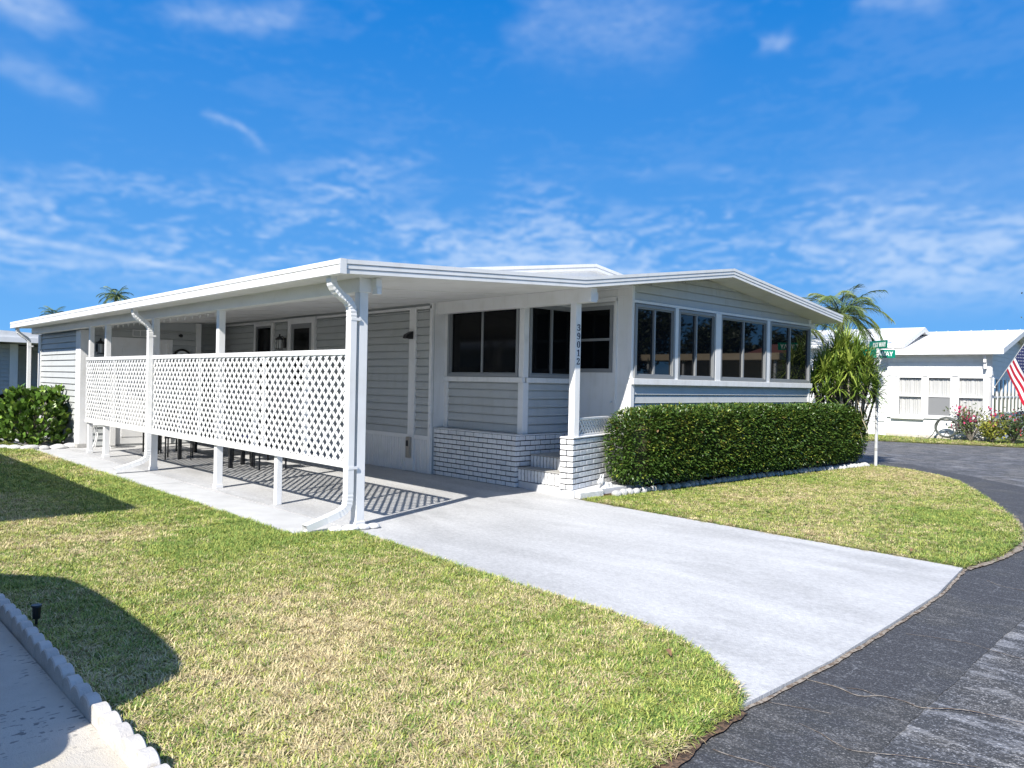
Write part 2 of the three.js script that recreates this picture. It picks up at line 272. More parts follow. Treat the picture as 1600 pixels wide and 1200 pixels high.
M.soil = std({ color: 0xffffff, roughness: 1, bumpMap: brickBump, bumpScale: 0.012, map: tex(256, 256, (x, y) => mixc([0.16, 0.10, 0.06], [0.05, 0.032, 0.02], sstep(0.4, 0.66, fbm(x * 30, y * 30, 4, 811, 30))), { rep: [2, 2] }) });
[[[4.12, -2.0], [4.14, -1.83], [4.11, -1.70], [4.13, -1.65], [4.20, -1.60], [4.22, -1.48], [4.20, -1.40], [4.31, -1.29], [4.37, -1.16], [4.40, -0.95]], [[4.17, -1.76], [4.21, -1.69], [4.19, -1.62]], [[3.68, -1.95], [3.75, -1.77], [3.79, -1.67]], [[3.56, -1.72], [3.52, -1.58], [3.47, -1.45], [3.53, -1.34], [3.64, -1.19], [3.73, -1.0]], [[7.47, -1.98], [7.34, -1.83], [7.32, -1.5]], [[3.01, -1.85], [3.04, -1.69], [3.08, -1.5]], [[5.4, -1.9], [5.5, -1.6], [5.45, -1.2], [5.6, -0.8]]].forEach((p, i) => struct('road_crack', sheet(ribbonXZ(p, i ? 0.006 : 0.010, 0.014, 820 + i), -0.017), M.sand));
struct('sand_line', sheet(ribbonXZ([[3.38, -1.965], [4.49, -1.965], [5.58, -2.012], [6.6, -2.072], [7.76, -2.235]], 0.024, 0.012, 840), -0.012), M.sand, 'sandy dirt line where the driveway meets the road');
struct('soil_edge', sheet(ribbonXZ([[1.1, -1.79], [2.0, -1.84], [2.6, -1.885], [3.2, -1.945], [3.45, -1.96]], 0.075, 0.015, 850), -0.009), M.soil, 'bare soil edge between the lawn and the road');
struct('soil_edge', sheet(ribbonXZ([[7.75, -2.215], [8.6, -2.15], [9.6, -2.21], [10.4, -2.40], [11.4, -2.74]], 0.06, 0.02, 860), -0.009), M.sand, 'sandy edge round the tip of the right lawn');
struct('road_seal_strip', sheet(ragged([[-1.2, -2.3], [8.3, -2.6], [12.5, -3.5], [16.6, -6.2], [17.6, -6.9], [17.8, -6.2], [15.4, -3.6], [12, -2.2], [9.2, -1.72], [6.6, -1.49], [3.3, -1.34], [1.2, -1.25], [-1.2, -1.25]], 0.05, 0.012, 870), -0.021), M.seal, 'dark sealed strip along the road edge');
const driveOutline = [[3.42, -1.99], [3.66, -2.08], [3.95, -2.45], [4.12, -2.82], [4.19, -3.3], [4.22, -4.5], [4.3, -5.8], [4.38, -6.95], [4.42, -7.1], [4.42, -19.4], [8.1, -19.4], [8.1, -8.4], [7.96, -7.1], [7.9, -6.4], [7.83, -4.3], [7.74, -2.25], [6.6, -2.09], [5.58, -2.03], [4.49, -1.98]];
{
  const g = sheet(driveOutline, 0, 0.12), p = g.attributes.position, uv = g.attributes.uv;
  for (let i = 0; i < p.count; i++) uv.setXY(i, (p.getX(i) - 3.4) / 4.8, (-p.getZ(i)) / 21);
  const drv = M.drive; drv.bumpMap = drv.bumpMap.clone(); drv.bumpMap.repeat.set(7, 31); drv.bumpMap.needsUpdate = true;
  struct('driveway', g, drv, 'pale painted concrete driveway running under the carport');
}
for (let z = -7.12, k = 0; z > -22.6; z -= 1.53, k++) struct('walkway_slab', box(3.79, 4.412, -0.12, -0.004 - (k % 3) * 0.002, z - 1.522, z, 0.004), M.stripConc);
struct('entry_pad', sheet([[8.12, -8.4], [7.98, -7.7], [7.96, -7.14], [8.5, -7.05], [9.4, -7.05], [9.4, -8.4]], 0.10, 0.1), M.padPaint, 'low concrete pad in front of the entry steps');
struct('neighbour_pad', sheet([[1.05, -1.75], [1.05, -9.2], [-4.6, -9.2], [-4.6, -1.75]], -0.004, 0.1), M.oldConc, 'stained concrete pad at the left lower corner');
const lawnL = [[1.12, -1.82], [2.6, -1.92], [3.42, -1.985], [3.66, -2.085], [3.95, -2.455], [4.115, -2.825], [4.185, -3.3], [4.215, -4.5], [4.295, -5.8], [4.375, -6.95], [4.0, -7.1], [3.785, -7.2], [3.785, -22.6], [9, -22.6], [9, -34], [-2, -34], [-2, -9.25], [1.12, -9.25]];
const lawnR = [[7.965, -7.05], [7.905, -6.4], [7.835, -4.3], [7.745, -2.255], [8.6, -2.19], [9.6, -2.25], [10.3, -2.42], [11.4, -2.78], [12.4, -3.2], [13.8, -3.85], [15.1, -4.5], [15.75, -5.05], [16.25, -5.6], [16.55, -6.3], [16.9, -8], [17.2, -11], [17.2, -34], [9, -34], [9, -22.7], [15, -22.7], [15, -7.05]];
const lawnN = [[33, -1.62], [28.4, -3.02], [26.4, -5.62], [25.2, -8.62], [24.4, -11.02], [21.8, -40], [60, -40], [60, -1.62]];
struct('lawn_ground', sheet(lawnL, 0.004, 0.08), M.thatch); struct('lawn_ground', sheet(lawnR, 0.004, 0.08), M.thatch); struct('lawn_ground', sheet(lawnN, 0.004, 0.08), M.thatch);
struct('hedge_bed', sheet([[8.0, -7.1], [8.6, -6.98], [16.3, -6.55], [16.4, -7.5], [9.4, -7.5]], 0.025, 0.08), M.mulch, 'strip of brown mulch under the hedge');

// ------------------------------------------------------------------ the home
const HX = 8.0, BX = 8.28, DX = 9.4, FZ = -7.32, BZ = -8.5, RX = 15.22, ZF = -6.85, ZB = -22;
const roofY = (x) => x < 7.78 ? 2.776 + (x - 4.1) * 0.0595 : x < 11.48 ? 2.995 + (x - 7.78) * 0.1446 : 3.53 - (x - 11.48) * 0.1124;
const TH = 0.14, sofY = (x) => roofY(x) - TH;
const home = thing('mobile_home', 'light grey sided single-storey mobile home with white gabled roof and dark windows', 'mobile home', [11.5, 0, -13]);
{
  const Lm = wallL(HX), Lb = wallL(BX), Fb = wallF(BZ), Ld = wallL(DX), Ff = wallF(FZ);
  // long side wall under the carport
  const w1 = part('wall', box(HX + 0.016, HX + 0.14, 0.0, 2.98, -19.2, -10.4), M.siding, home, 'long grey sided wall under the carport');
  const gaps = [[-18.98, -16.98], [-16.2, -15.42], [-14.28, -11.03], [-10.85, -10.42]];
  for (const [a, b] of gaps) siding(Lm, a, b, 0.64, 2.795, w1);
  siding(Lm, -16.98, -16.2, 0.64, 1.2, w1); part('top_trim', Lm.bx(-19, -10.42, 2.795, 2.84, -0.01, 0.03), M.white, w1);
  part('sill_trim', Lm.bx(-19, -10.42, 0.575, 0.64, -0.005, 0.035), M.white, w1);
  part('batten', Lm.bx(-11.03, -10.85, 0.02, 2.83, 0, 0.045, 0.006), M.white, w1, 'white vertical cover strip');
  part('corner_board', Lm.bx(-10.47, -10.40, 0.02, 2.9, -0.02, 0.03, 0.005), M.white, w1);
  part('corner_board', box(HX + 0.03, BX, 0.8, 2.9, -10.44, -10.395), M.white, w1);
  const sk = part('skirting', Lm.bx(-19, -10.42, 0, 0.575, -0.02, 0.006), M.white, home, 'white ribbed metal skirting');
  for (let z = -18.98, k = 0; z < -10.55; z += 0.205, k++) {
    part('skirting_panel', merge([Lm.bx(z, z + 0.197, 0.004, 0.573, 0.004, 0.012), Lm.bx(z + 0.05, z + 0.066, 0.004, 0.573, 0.012, 0.020), Lm.bx(z + 0.13, z + 0.146, 0.004, 0.573, 0.012, 0.020)]), M.white, sk);
  }
  const wn = slider(Lm, -16.98, -16.2, 1.2, 2.73, home, { horiz: true, pane: M.darkGlass }); part('casing', merge([Lm.bx(-17.06, -16.98, 1.14, 2.79, 0, 0.06), Lm.bx(-16.2, -16.12, 1.14, 2.79, 0, 0.06), Lm.bx(-16.98, -16.2, 2.73, 2.79, 0, 0.061)]), M.white, wn);
  const dr = part('door', Lm.bx(-15.3, -14.4, 0.62, 2.72, -0.02, 0.02), M.white, home, 'white side door with dark upper pane');
  part('pane', Lm.bx(-15.2, -14.52, 1.45, 2.62, 0.02, 0.027), M.darkGlass, dr); part('screen_frame', merge([Lm.bx(-15.3, -15.2, 0.66, 2.72, 0.02, 0.045), Lm.bx(-14.52, -14.4, 0.66, 2.72, 0.02, 0.045), Lm.bx(-15.2, -14.52, 2.62, 2.72, 0.02, 0.044), Lm.bx(-15.2, -14.52, 1.33, 1.45, 0.02, 0.044)]), M.alu, dr);
  part('casing', merge([Lm.bx(-15.42, -15.3, 0.6, 2.84, 0.0, 0.065), Lm.bx(-14.4, -14.28, 0.6, 2.84, 0.0, 0.065), Lm.bx(-15.3, -14.4, 2.72, 2.84, 0.0, 0.064)]), M.white, dr); part('door_step', box(7.55, 8.0, 0.004, 0.3, -15.4, -14.3, 0.01), M.stripConc, dr);
  // set-back front part beside the steps
  const w2 = part('wall', box(BX + 0.016, BX + 0.14, 0.0, 3.02, -10.4, BZ + 0.001), M.siding, home, 'grey sided wall with large dark window above white brick');
  siding(Lb, -10.3, -8.58, 0.80, 1.57, w2);
  part('corner_board', Lb.bx(-10.4, -10.3, 0.79, 1.575, 0, 0.035, 0.004), M.white, w2); part('corner_board', Lb.bx(-10.395, -10.3, 1.655, 2.9, 0, 0.033), M.white, w2);
  part('sill_board', Lb.bx(-10.4, BZ + 0.03, 1.575, 1.655, -0.01, 0.06, 0.006), M.white, w2);
  part('head_trim', Lb.bx(-10.3, -8.58, 2.80, 2.98, 0, 0.03), M.white, w2);
  slider(Lb, -10.3, -8.58, 1.66, 2.80, home, { pane: M.darkGlass });
  const cb = part('corner_post', box(BX - 0.04, BX + 0.075, 0.79, 1.575, BZ - 0.075, BZ + 0.04, 0.005), M.white, home); part('upper_post', box(BX - 0.038, BX + 0.072, 1.655, 3.0, BZ - 0.073, BZ + 0.038, 0.005), M.white, cb);
  const w3 = part('wall', box(BX + 0.14, DX + 0.1, 0.0, 3.0, BZ - 0.13, BZ - 0.016), M.siding, home, 'narrow grey sided wall facing the street beside the steps');
  siding(Fb, BX + 0.075, DX - 0.05, 0.80, 1.57, w3); part('sill_board', Fb.bx(BX + 0.031, DX - 0.02, 1.575, 1.655, -0.012, 0.06, 0.006), M.white, w3);
  part('corner_board', Fb.bx(DX - 0.07, DX - 0.001, 0.79, 1.575, -0.01, 0.03), M.white, w3); siding(Fb, BX + 0.075, DX - 0.001, 2.82, 3.02, w3); part('head_trim', Fb.bx(BX + 0.075, DX - 0.002, 2.80, 2.83, 0, 0.035), M.white, w3);
  slider(Fb, BX + 0.078, DX - 0.03, 1.66, 2.80, home, { pane: M.darkGlass });
  // entry wall with the front door, facing the carport
  const w4 = part('wall', box(DX + 0.012, DX + 0.12, 0.0, 3.2, BZ + 0.0, FZ - 0.012), M.white, home, 'white entry wall holding the front door');
  siding(Ld, BZ + 0.002, FZ - 0.02, 2.92, 3.14, w4, [M.sidingWhite]); part('head_trim', Ld.bx(BZ + 0.002, FZ - 0.28, 2.86, 2.925, 0, 0.04), M.white, w4);
  part('side_panel', Ld.bx(FZ - 0.26, FZ - 0.001, 0.12, 3.1, -0.01, 0.02), M.white, w4);
  const fd = part('door', Ld.bx(-8.44, -7.62, 0.52, 2.84, -0.02, 0.02, 0.006), M.white, home, 'white front door with tall two-part dark window');
  part('window_frame', merge([Ld.bx(-8.40, -7.66, 2.74, 2.80, 0.02, 0.045), Ld.bx(-8.40, -7.66, 1.76, 1.82, 0.02, 0.045), Ld.bx(-8.40, -8.35, 1.82, 2.74, 0.02, 0.045), Ld.bx(-7.71, -7.66, 1.82, 2.74, 0.02, 0.045), Ld.bx(-8.35, -7.71, 2.255, 2.295, 0.02, 0.04)]), M.alu, fd);
  part('pane', Ld.bx(-8.35, -7.71, 1.82, 2.255, 0.02, 0.026), M.darkGlass, fd); part('pane', Ld.bx(-8.35, -7.71, 2.295, 2.74, 0.02, 0.027), M.darkGlass, fd);
  part('handle', uvm(new THREE.SphereGeometry(0.022, 12, 8).translate(DX - 0.04, 1.30, -7.67)), M.white, fd);
  part('casing', merge([Ld.bx(-7.62, -7.575, 0.5, 2.86, 0, 0.045), Ld.bx(-8.485, -8.44, 0.5, 2.86, 0, 0.045)]), M.white, fd);
  // street front with its gable
  const w5 = part('wall', merge([box(DX + 0.0, RX, 0.0, 2.83, FZ - 0.12, FZ - 0.012), prism([[DX, 2.831], [RX, 2.831], [RX, sofY(RX) - 0.005], [11.48, sofY(11.48) - 0.005], [DX, sofY(DX) - 0.005]], FZ - 0.118, FZ - 0.013)]), M.siding, home, 'street front with four dark windows under a low gable');
  siding(Ff, DX + 0.06, RX - 0.05, 0.24, 1.58, w5, [M.siding, M.siding2], 0.132, 0.018);
  part('sill_board', Ff.bx(DX - 0.02, RX + 0.02, 1.58, 1.675, -0.01, 0.075, 0.006), M.white, w5);
  for (let y = 2.865; y < 3.36; y += 0.132) {
    const h = Math.min(0.132, 3.38 - y), m = y + 0.03; const a = m > sofY(DX) ? Math.max(DX + 0.05, 7.78 + (m + TH - 2.995) / 0.1446) : DX + 0.05, b = m > sofY(RX) ? Math.min(RX - 0.03, 11.48 + (3.53 - m - TH) / 0.1124) : RX - 0.03;
    if (b - a > 0.3) { const c = lerp(a, b, 0.4 + 0.3 * hash(Math.round(y * 100), 3, 9)); part('siding_plank', plankGeo(Ff, a, c - 0.002, y, h, 0.013), M.siding2, w5); part('siding_plank', plankGeo(Ff, c + 0.002, b, y, h, 0.013), M.siding2, w5); }
  }
  part('head_trim', Ff.bx(DX + 0.0, RX, 2.825, 2.865, -0.005, 0.04), M.white, w5);
  part('corner_board', box(DX - 0.029, DX + 0.06, 0.12, 1.58, FZ - 0.05, FZ + 0.03, 0.005), M.white, w5); part('corner_board', box(DX - 0.027, DX + 0.03, 1.675, 3.08, FZ - 0.05, FZ + 0.03, 0.005), M.white, w5);
  part('corner_board', box(RX - 0.05, RX + 0.02, 0.12, 1.58, FZ - 0.06, FZ + 0.03, 0.005), M.white, w5); part('corner_board', box(RX - 0.06, RX + 0.02, 1.675, 2.97, FZ - 0.06, FZ + 0.03, 0.005), M.white, w5);
  const k = 7.32 / 7.4, wins = [[9.5 * k + 0.035, 10.58 * k], [10.68 * k, 11.78 * k], [11.95 * k, 13.56 * k], [13.68 * k, 15.17]];
  for (const [a, b] of wins) slider(Ff, a, b, 1.68, 2.81, home);
  for (let i = 0; i < 3; i++) part('window_post', Ff.bx(wins[i][1] + 0.002, wins[i + 1][0] - 0.002, 1.676, 2.824, -0.01, i === 1 ? 0.06 : 0.05), M.white, home);
  // remaining shell
  part('rear_wall', merge([box(RX - 0.1, RX, 0, 2.9, -21.8, FZ - 0.121), box(HX + 0.01, RX - 0.101, 0, 3.0, -21.9, -21.8)]), M.siding, home);
  // front gable roof and raised main roof
  const slab = (x0, x1, z0, z1, t = TH, f = roofY) => prism([[x0, f(x0)], [x1, f(x1)], [x1, f(x1) - t], [x0, f(x0) - t]].reverse(), z0, z1);
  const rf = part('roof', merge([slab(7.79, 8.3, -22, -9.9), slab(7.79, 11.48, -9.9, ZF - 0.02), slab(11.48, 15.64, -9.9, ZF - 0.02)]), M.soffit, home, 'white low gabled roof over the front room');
  const rakeStrips = (x0, x1, parent, f) => { for (let i = 0; i < 3; i++) { const a = i * 0.049, d = 0.024 - i * 0.007; part('fascia_strip', prism([[x0, f(x0) + 0.004 - a], [x1, f(x1) + 0.004 - a], [x1, f(x1) + 0.004 - a - 0.044], [x0, f(x0) + 0.004 - a - 0.044]].reverse(), ZF - 0.03, ZF + d), M.white, parent); } };
  rakeStrips(7.785, 11.478, rf, roofY); rakeStrips(11.482, 15.66, rf, roofY);
  part('eave_board', box(15.64, 15.665, roofY(15.65) - TH - 0.005, roofY(15.65) + 0.005, -9.9, ZF - 0.031), M.white, rf);
  part('eave_return', box(RX + 0.02, 15.52, 2.80, 2.90, FZ - 0.16, FZ - 0.03, 0.005), M.white, rf);
  const r2 = (x) => 3.86 - Math.abs(x - 11.3) * 0.137;
  const up = part('roof', merge([slab(7.7, 11.3, -22.2, -9.7, 0.12, r2), slab(11.3, 15.5, -22.2, -9.7, 0.12, r2)]), M.white, home, 'raised white main roof behind the front gable');
  part('upstand', merge([box(7.85, 15.3, 2.95, 3.25, -9.80, -9.74), box(7.82, 7.86, 2.9, 3.27, -22, -9.8), box(15.2, 15.24, 2.8, 3.2, -22, -9.8)]), M.white, up);
  part('gable_board', merge([prism([[7.86, 3.25], [15.2, 3.25], [11.3, 3.75]], -9.79, -9.75)]), M.sidingWhite, up);
  for (const [a, b] of [[7.7, 11.298], [11.302, 15.5]]) for (let i = 0; i < 2; i++) part('fascia_strip', prism([[a, r2(a) + 0.004 - i * 0.062], [b, r2(b) + 0.004 - i * 0.062], [b, r2(b) - 0.054 - i * 0.062], [a, r2(a) - 0.054 - i * 0.062]].reverse(), -9.705, -9.67 - i * 0.008), M.white, up);
  // shed roof join wall: blue-grey recess between shed and home
  const w6 = part('wall', box(7.18, HX + 0.012, 0.0, 2.86, -19.14, -19.02), M.siding, home, 'shaded recess wall between shed and home'); siding(wallF(-19.008), 7.2, HX - 0.002, 0.1, 2.8, w6);
}

// white painted brick skirt under the set-back wall
const brickG = new RoundedBoxGeometry(0.2015, 0.0625, 0.098, 1, 0.006), brickH = new RoundedBoxGeometry(0.093, 0.0625, 0.098, 1, 0.006), soldierG = new RoundedBoxGeometry(0.055, 0.170, 0.06, 1, 0.006);
{
  const g = [brickG, brickH, soldierG]; for (const b of g) { const q = uvm(b.clone()); b.index = null; b.setAttribute('position', q.attributes.position); b.setAttribute('normal', q.attributes.normal); b.setAttribute('uv', q.attributes.uv); }
}
const brnd = mulberry(77);
function brick(geo, x, y, z, turn, parent, wob = 0.0022) {
  const o = shade(new THREE.Mesh(geo, M.bricks[brnd() < 0.45 ? 0 : Math.floor(brnd() * 4)])); o.name = 'brick'; const f = OFF.get(parent) ?? [0, 0, 0];
  o.position.set(x - f[0] + (brnd() - 0.5) * wob, y - f[1] + (brnd() - 0.5) * wob * 0.7, z - f[2] + (brnd() - 0.5) * wob); o.rotation.set((brnd() - 0.5) * 0.012, turn + (brnd() - 0.5) * 0.012, (brnd() - 0.5) * 0.012); parent.add(o); return o;
}
{
  const X0 = 8.05, Z0 = -8.40, base = home;
  const core = part('brick_skirt', merge([box(X0 + 0.012, BX + 0.1, 0.0, 0.772, -10.50, Z0 - 0.012), box(BX + 0.1, DX + 0.05, 0.0, 0.772, BZ - 0.02, Z0 - 0.012)]), M.mortar, base, 'white painted brick skirt with dark joints');
  for (let r = 0; r < 10; r++) {
    const y = 0.003 + r * 0.0775 + 0.034, odd = r % 2;
    for (let s = Z0 - (odd ? 0.1085 : 0); s > -10.42; s -= 0.217) { const half = s - 0.206 < -10.52; brick(half ? brickH : brickG, X0 + 0.049, y, s - (half ? 0.049 : 0.103), Math.PI / 2, core); }
    for (let s = X0 + (odd ? 0 : 0.1085); s < DX - 0.12; s += 0.217) brick(brickG, s + 0.103, y, Z0 - 0.049, 0, core);
  }
  part('ledge', merge([box(X0 + 0.004, BX + 0.02, 0.772, 0.788, -10.49, Z0 - 0.004), box(BX + 0.02, DX, 0.772, 0.7875, BZ - 0.02, Z0 - 0.005)]), M.bricks[1], core);
}
// steps of stood-up bricks between the skirt and the planter wall
{
  const st = thing('entry_steps', 'two brick steps with grey treads leading up to the front door', 'steps', [8.6, 0.1, -7.9]);
  const tiers = [[8.10, 0.10, 0.295], [8.36, 0.295, 0.485]];
  tiers.forEach(([x, y0, y1], i) => {
    const c = part('riser', i ? merge([box(x + 0.012, 8.72, y0, y1 - 0.012, -8.395, -7.44), box(8.72, DX, y0, y1 - 0.012, -8.395, -7.70)]) : box(x + 0.012, 8.36 + 0.04, y0, y1 - 0.012, -8.395, -7.40), M.mortar, st);
    for (let z = -8.36; z < -7.42; z += 0.069) brick(soldierG, x + 0.03, (y0 + y1) / 2 - 0.004, z, Math.PI / 2, c);
    part('tread', i ? merge([box(x - 0.012, 8.718, y1 - 0.012, y1 + 0.008, -8.393, -7.44, 0.005), box(8.719, DX - 0.001, y1 - 0.012, y1 + 0.008, -8.393, -7.70, 0.005)]) : box(x - 0.012, 8.372, y1 - 0.012, y1 + 0.008, -8.393, -7.40, 0.005), M.tread, st);
  });
}
// low brick wall beside the steps, carrying the porch post and a lattice rail
{
  const T = 15.2 * Math.PI / 180, pw = thing('brick_planter_wall', 'low white painted brick wall between the steps and the hedge', 'wall', [7.985, 0.1, -7.185], T, undefined, true);
  const core = part('wall_core', box(0.012, 1.39, 0, 0.70, -0.198, -0.012), M.mortar, pw);
  for (let r = 0; r < 9; r++) {
    const y = 0.004 + r * 0.0785 + 0.034, odd = r % 2;
    for (let s = odd ? 0.1085 : 0; s < 1.34; s += 0.217) brick(brickG, s + 0.103, y, -0.049, 0, pw);
    if (odd) brick(brickG, 0.049, y, -0.103, Math.PI / 2, pw); else brick(brickH, 0.049, y, -0.158, Math.PI / 2, pw);
  }
  part('cap', box(-0.006, 1.44, 0.709, 0.735, -0.214, 0.006, 0.012), M.bricks[0], pw);
}

// ------------------------------------------------------------------ the carport
const carport = thing('carport', 'long white flat-roofed carport with lattice screens on its left side', 'carport', [6, 0, -14.4]);
{
  const XE = 4.1;
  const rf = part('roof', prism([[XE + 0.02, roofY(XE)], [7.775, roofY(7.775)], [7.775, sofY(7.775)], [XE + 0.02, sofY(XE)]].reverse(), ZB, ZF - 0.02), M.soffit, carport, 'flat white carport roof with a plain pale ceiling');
  // pan ribs of the ceiling, seen from below
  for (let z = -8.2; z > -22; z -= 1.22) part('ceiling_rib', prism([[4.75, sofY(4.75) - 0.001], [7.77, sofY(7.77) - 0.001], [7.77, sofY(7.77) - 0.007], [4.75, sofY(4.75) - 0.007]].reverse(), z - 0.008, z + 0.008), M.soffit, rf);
  for (let i = 0; i < 3; i++) { const a = i * 0.049; part('fascia_strip', prism([[XE, roofY(XE) + 0.004 - a], [7.782, roofY(7.782) + 0.004 - a], [7.782, roofY(7.782) - 0.040 - a], [XE, roofY(XE) - 0.040 - a]].reverse(), ZF - 0.03, ZF + 0.024 - i * 0.007), M.white, rf); }
  const gt = part('gutter', merge([box(XE - 0.03, XE + 0.04, 2.636, 2.676, ZB, ZF + 0.02, 0.004), box(XE - 0.026, XE + 0.03, 2.680, 2.724, ZB, ZF + 0.02), box(XE - 0.034, XE + 0.03, 2.728, 2.782, ZB, ZF + 0.022, 0.006)]), M.white, carport, 'white boxed gutter along the long eave');
  part('end_cap', box(XE - 0.036, XE + 0.04, 2.634, 2.785, ZF + 0.0225, ZF + 0.0265), M.white, gt); part('splice', box(XE - 0.038, XE + 0.03, 2.634, 2.784, -13.92, -13.80), M.white, gt);
  const bm = part('beam', box(4.48, 4.63, 2.51, sofY(4.55) - 0.002, ZB + 0.2, -7.12, 0.004), M.white, carport, 'deep white roof beam above the posts');
  part('end_bracket', merge([box(4.63, 4.70, 2.56, 2.66, -7.12, -7.03), box(4.635, 4.695, 2.49, 2.562, -7.115, -7.02, 0.006)]), M.white, bm);
  const b2 = part('beam', box(8.06, 8.19, 2.70, sofY(8.06) - 0.0, -10.47, -6.98, 0.004), M.white, carport, 'white beam over the entry steps'); part('end_bracket', box(8.19, 8.26, 2.74, 2.84, -7.10, -7.02, 0.005), M.white, b2);
  // posts
  const posts = [[-7.19, 0.105], [-10.82, 0.095], [-13.43, 0.10], [-15.98, 0.095], [-17.02, 0.085]];
  posts.forEach(([z, w], i) => { const p = part('post', box(4.5, 4.5 + w, 0.0, 2.512, z - w / 2, z + w / 2, 0.006), M.white, carport); part('foot_collar', box(4.492, 4.508 + w, 0.0, 0.055, z - w / 2 - 0.008, z + w / 2 + 0.008, 0.005), M.white, p); });
  part('post', box(4.5, 4.575, 0.0, 0.62, -9.03, -8.955, 0.005), M.white, carport, 'short white post under the lattice');
  const np = part('post', box(8.065, 8.175, 0.835, 2.702, -7.36, -7.25, 0.006), M.white, carport, 'white porch post with vertical house number 39012');
  const font = await new FontLoader().loadAsync('fonts/droid/droid_serif_bold.typeface.json');
  [...'39012'].forEach((c, i) => { const g = new TextGeometry(c, { font, size: 0.092, depth: 0.006, curveSegments: 6 }); g.computeBoundingBox(); const b = g.boundingBox; g.translate(8.125 - (b.min.x + b.max.x) / 2, 2.315 - i * 0.118 - b.min.y * 0, -7.252); part('digit', g, M.digit, np); });
  // lattice screens
  const strip = (c, dir, y0, y1, z0, z1, w) => {               // band of half-width w round z = c + dir * (y - y0), clipped to the panel
    let poly = [[c - w * Math.SQRT2, y0 - 1], [c + w * Math.SQRT2, y0 - 1], [c + w * Math.SQRT2, y1 + 1], [c - w * Math.SQRT2, y1 + 1]].map(([z, y]) => [z + dir * (y - y0), y]);
    const clip = (p, f) => { const o = []; for (let i = 0; i < p.length; i++) { const a = p[i], b = p[(i + 1) % p.length], fa = f(a), fb = f(b); if (fa >= 0) o.push(a); if ((fa >= 0) !== (fb >= 0)) { const t = fa / (fa - fb); o.push([lerp(a[0], b[0], t), lerp(a[1], b[1], t)]); } } return o; };
    for (const f of [(p) => p[0] - z0, (p) => z1 - p[0], (p) => p[1] - y0, (p) => y1 - p[1]]) { poly = clip(poly, f); if (poly.length < 3) return null; }
    let area = 0; poly.forEach((p, i) => { const q = poly[(i + 1) % poly.length]; area += p[0] * q[1] - q[0] * p[1]; }); if (Math.abs(area) < 0.0012) return null; return area > 0 ? poly : poly.reverse();
  };
  function lattice(z0, z1, y0, y1, x, parent, label, pitch = 0.1435, hw = 0.0178) {
    const fr = part('lattice_panel', merge([box(x - 0.012, x + 0.030, y1 - 0.06, y1, z0, z1, 0.004), box(x - 0.012, x + 0.030, y0, y0 + 0.062, z0, z1, 0.004), box(x - 0.002, x + 0.026, y0 + 0.062, y1 - 0.06, z0, z0 + 0.014), box(x - 0.002, x + 0.026, y0 + 0.062, y1 - 0.06, z1 - 0.014, z1)]), M.white, parent, label);
    for (const dir of [1, -1]) for (let c = z0 - (y1 - y0) - 0.2; c < z1 + (y1 - y0) + 0.2; c += pitch) {
      const p = strip(c, dir, y0 + 0.03, y1 - 0.03, z0 + 0.012, z1 - 0.012, hw); if (!p) continue;
      const g = new THREE.ExtrudeGeometry(new THREE.Shape(p.map(([z, y]) => new THREE.Vector2(z, y))), { depth: 0.007, bevelEnabled: false });
      g.rotateY(-Math.PI / 2); g.translate(x + (dir > 0 ? 0.009 : 0.0165), 0, 0); part('lattice_slat', uvm(g), M.white, fr);
    }
    return fr;
  }
  const py0 = 0.615, py1 = 1.90;
  for (const [a, b, n] of [[-9.30, -7.30, 'white lattice panel beside the front corner post'], [-11.35, -9.304, 'white lattice panel second from the front corner post'], [-13.28, -11.354, 'white lattice panel third from the front corner post'], [-15.30, -13.40, 'white lattice panel just beyond the second downspout'], [-17.07, -15.304, 'white lattice panel nearest the shed']]) lattice(a, b, py0, py1, 4.468, carport, n);
  for (const z of [-8.3, -9.65, -12.2, -14.7]) part('screen_batten', box(4.499, 4.53, 0.64, 1.88, z - 0.03, z + 0.03, 0.003), M.white, carport);
  // downspouts: flat pipe swept in the plane of its bend
  const sweep = (path, ht, hw, z) => {
    const c = new THREE.CatmullRomCurve3(path.map(([x, y]) => new THREE.Vector3(x, y, 0)), false, 'catmullrom', 0.25), n = 150, P = [], I = [];
    for (let i = 0; i <= n; i++) {
      const t = i / n, p = c.getPointAt(t), d = c.getTangentAt(t), nx = -d.y, ny = d.x, d2 = c.getTangentAt(Math.min(1, t + 0.01)), bend = Math.abs(d.x * d2.y - d.y * d2.x) > 0.012 ? 1 : 0;
      const h = ht * (1 + bend * (i % 2 ? 0.06 : -0.08)), w = hw * (1 + bend * (i % 2 ? 0.03 : -0.04));
      for (const [a, b] of [[1, 1], [1, -1], [-1, -1], [-1, 1]]) P.push(p.x + nx * h * a, p.y + ny * h * a, z + w * b);
    }
    for (let i = 0; i < n; i++) for (let k = 0; k < 4; k++) { const a = i * 4 + k, b = i * 4 + (k + 1) % 4; I.push(a, b, a + 4, b, b + 4, a + 4); }
    const g = new THREE.BufferGeometry(); g.setAttribute('position', new THREE.Float32BufferAttribute(P, 3)); g.setIndex(I); const q = g.toNonIndexed(); q.computeVertexNormals(); return uvm(q);
  };
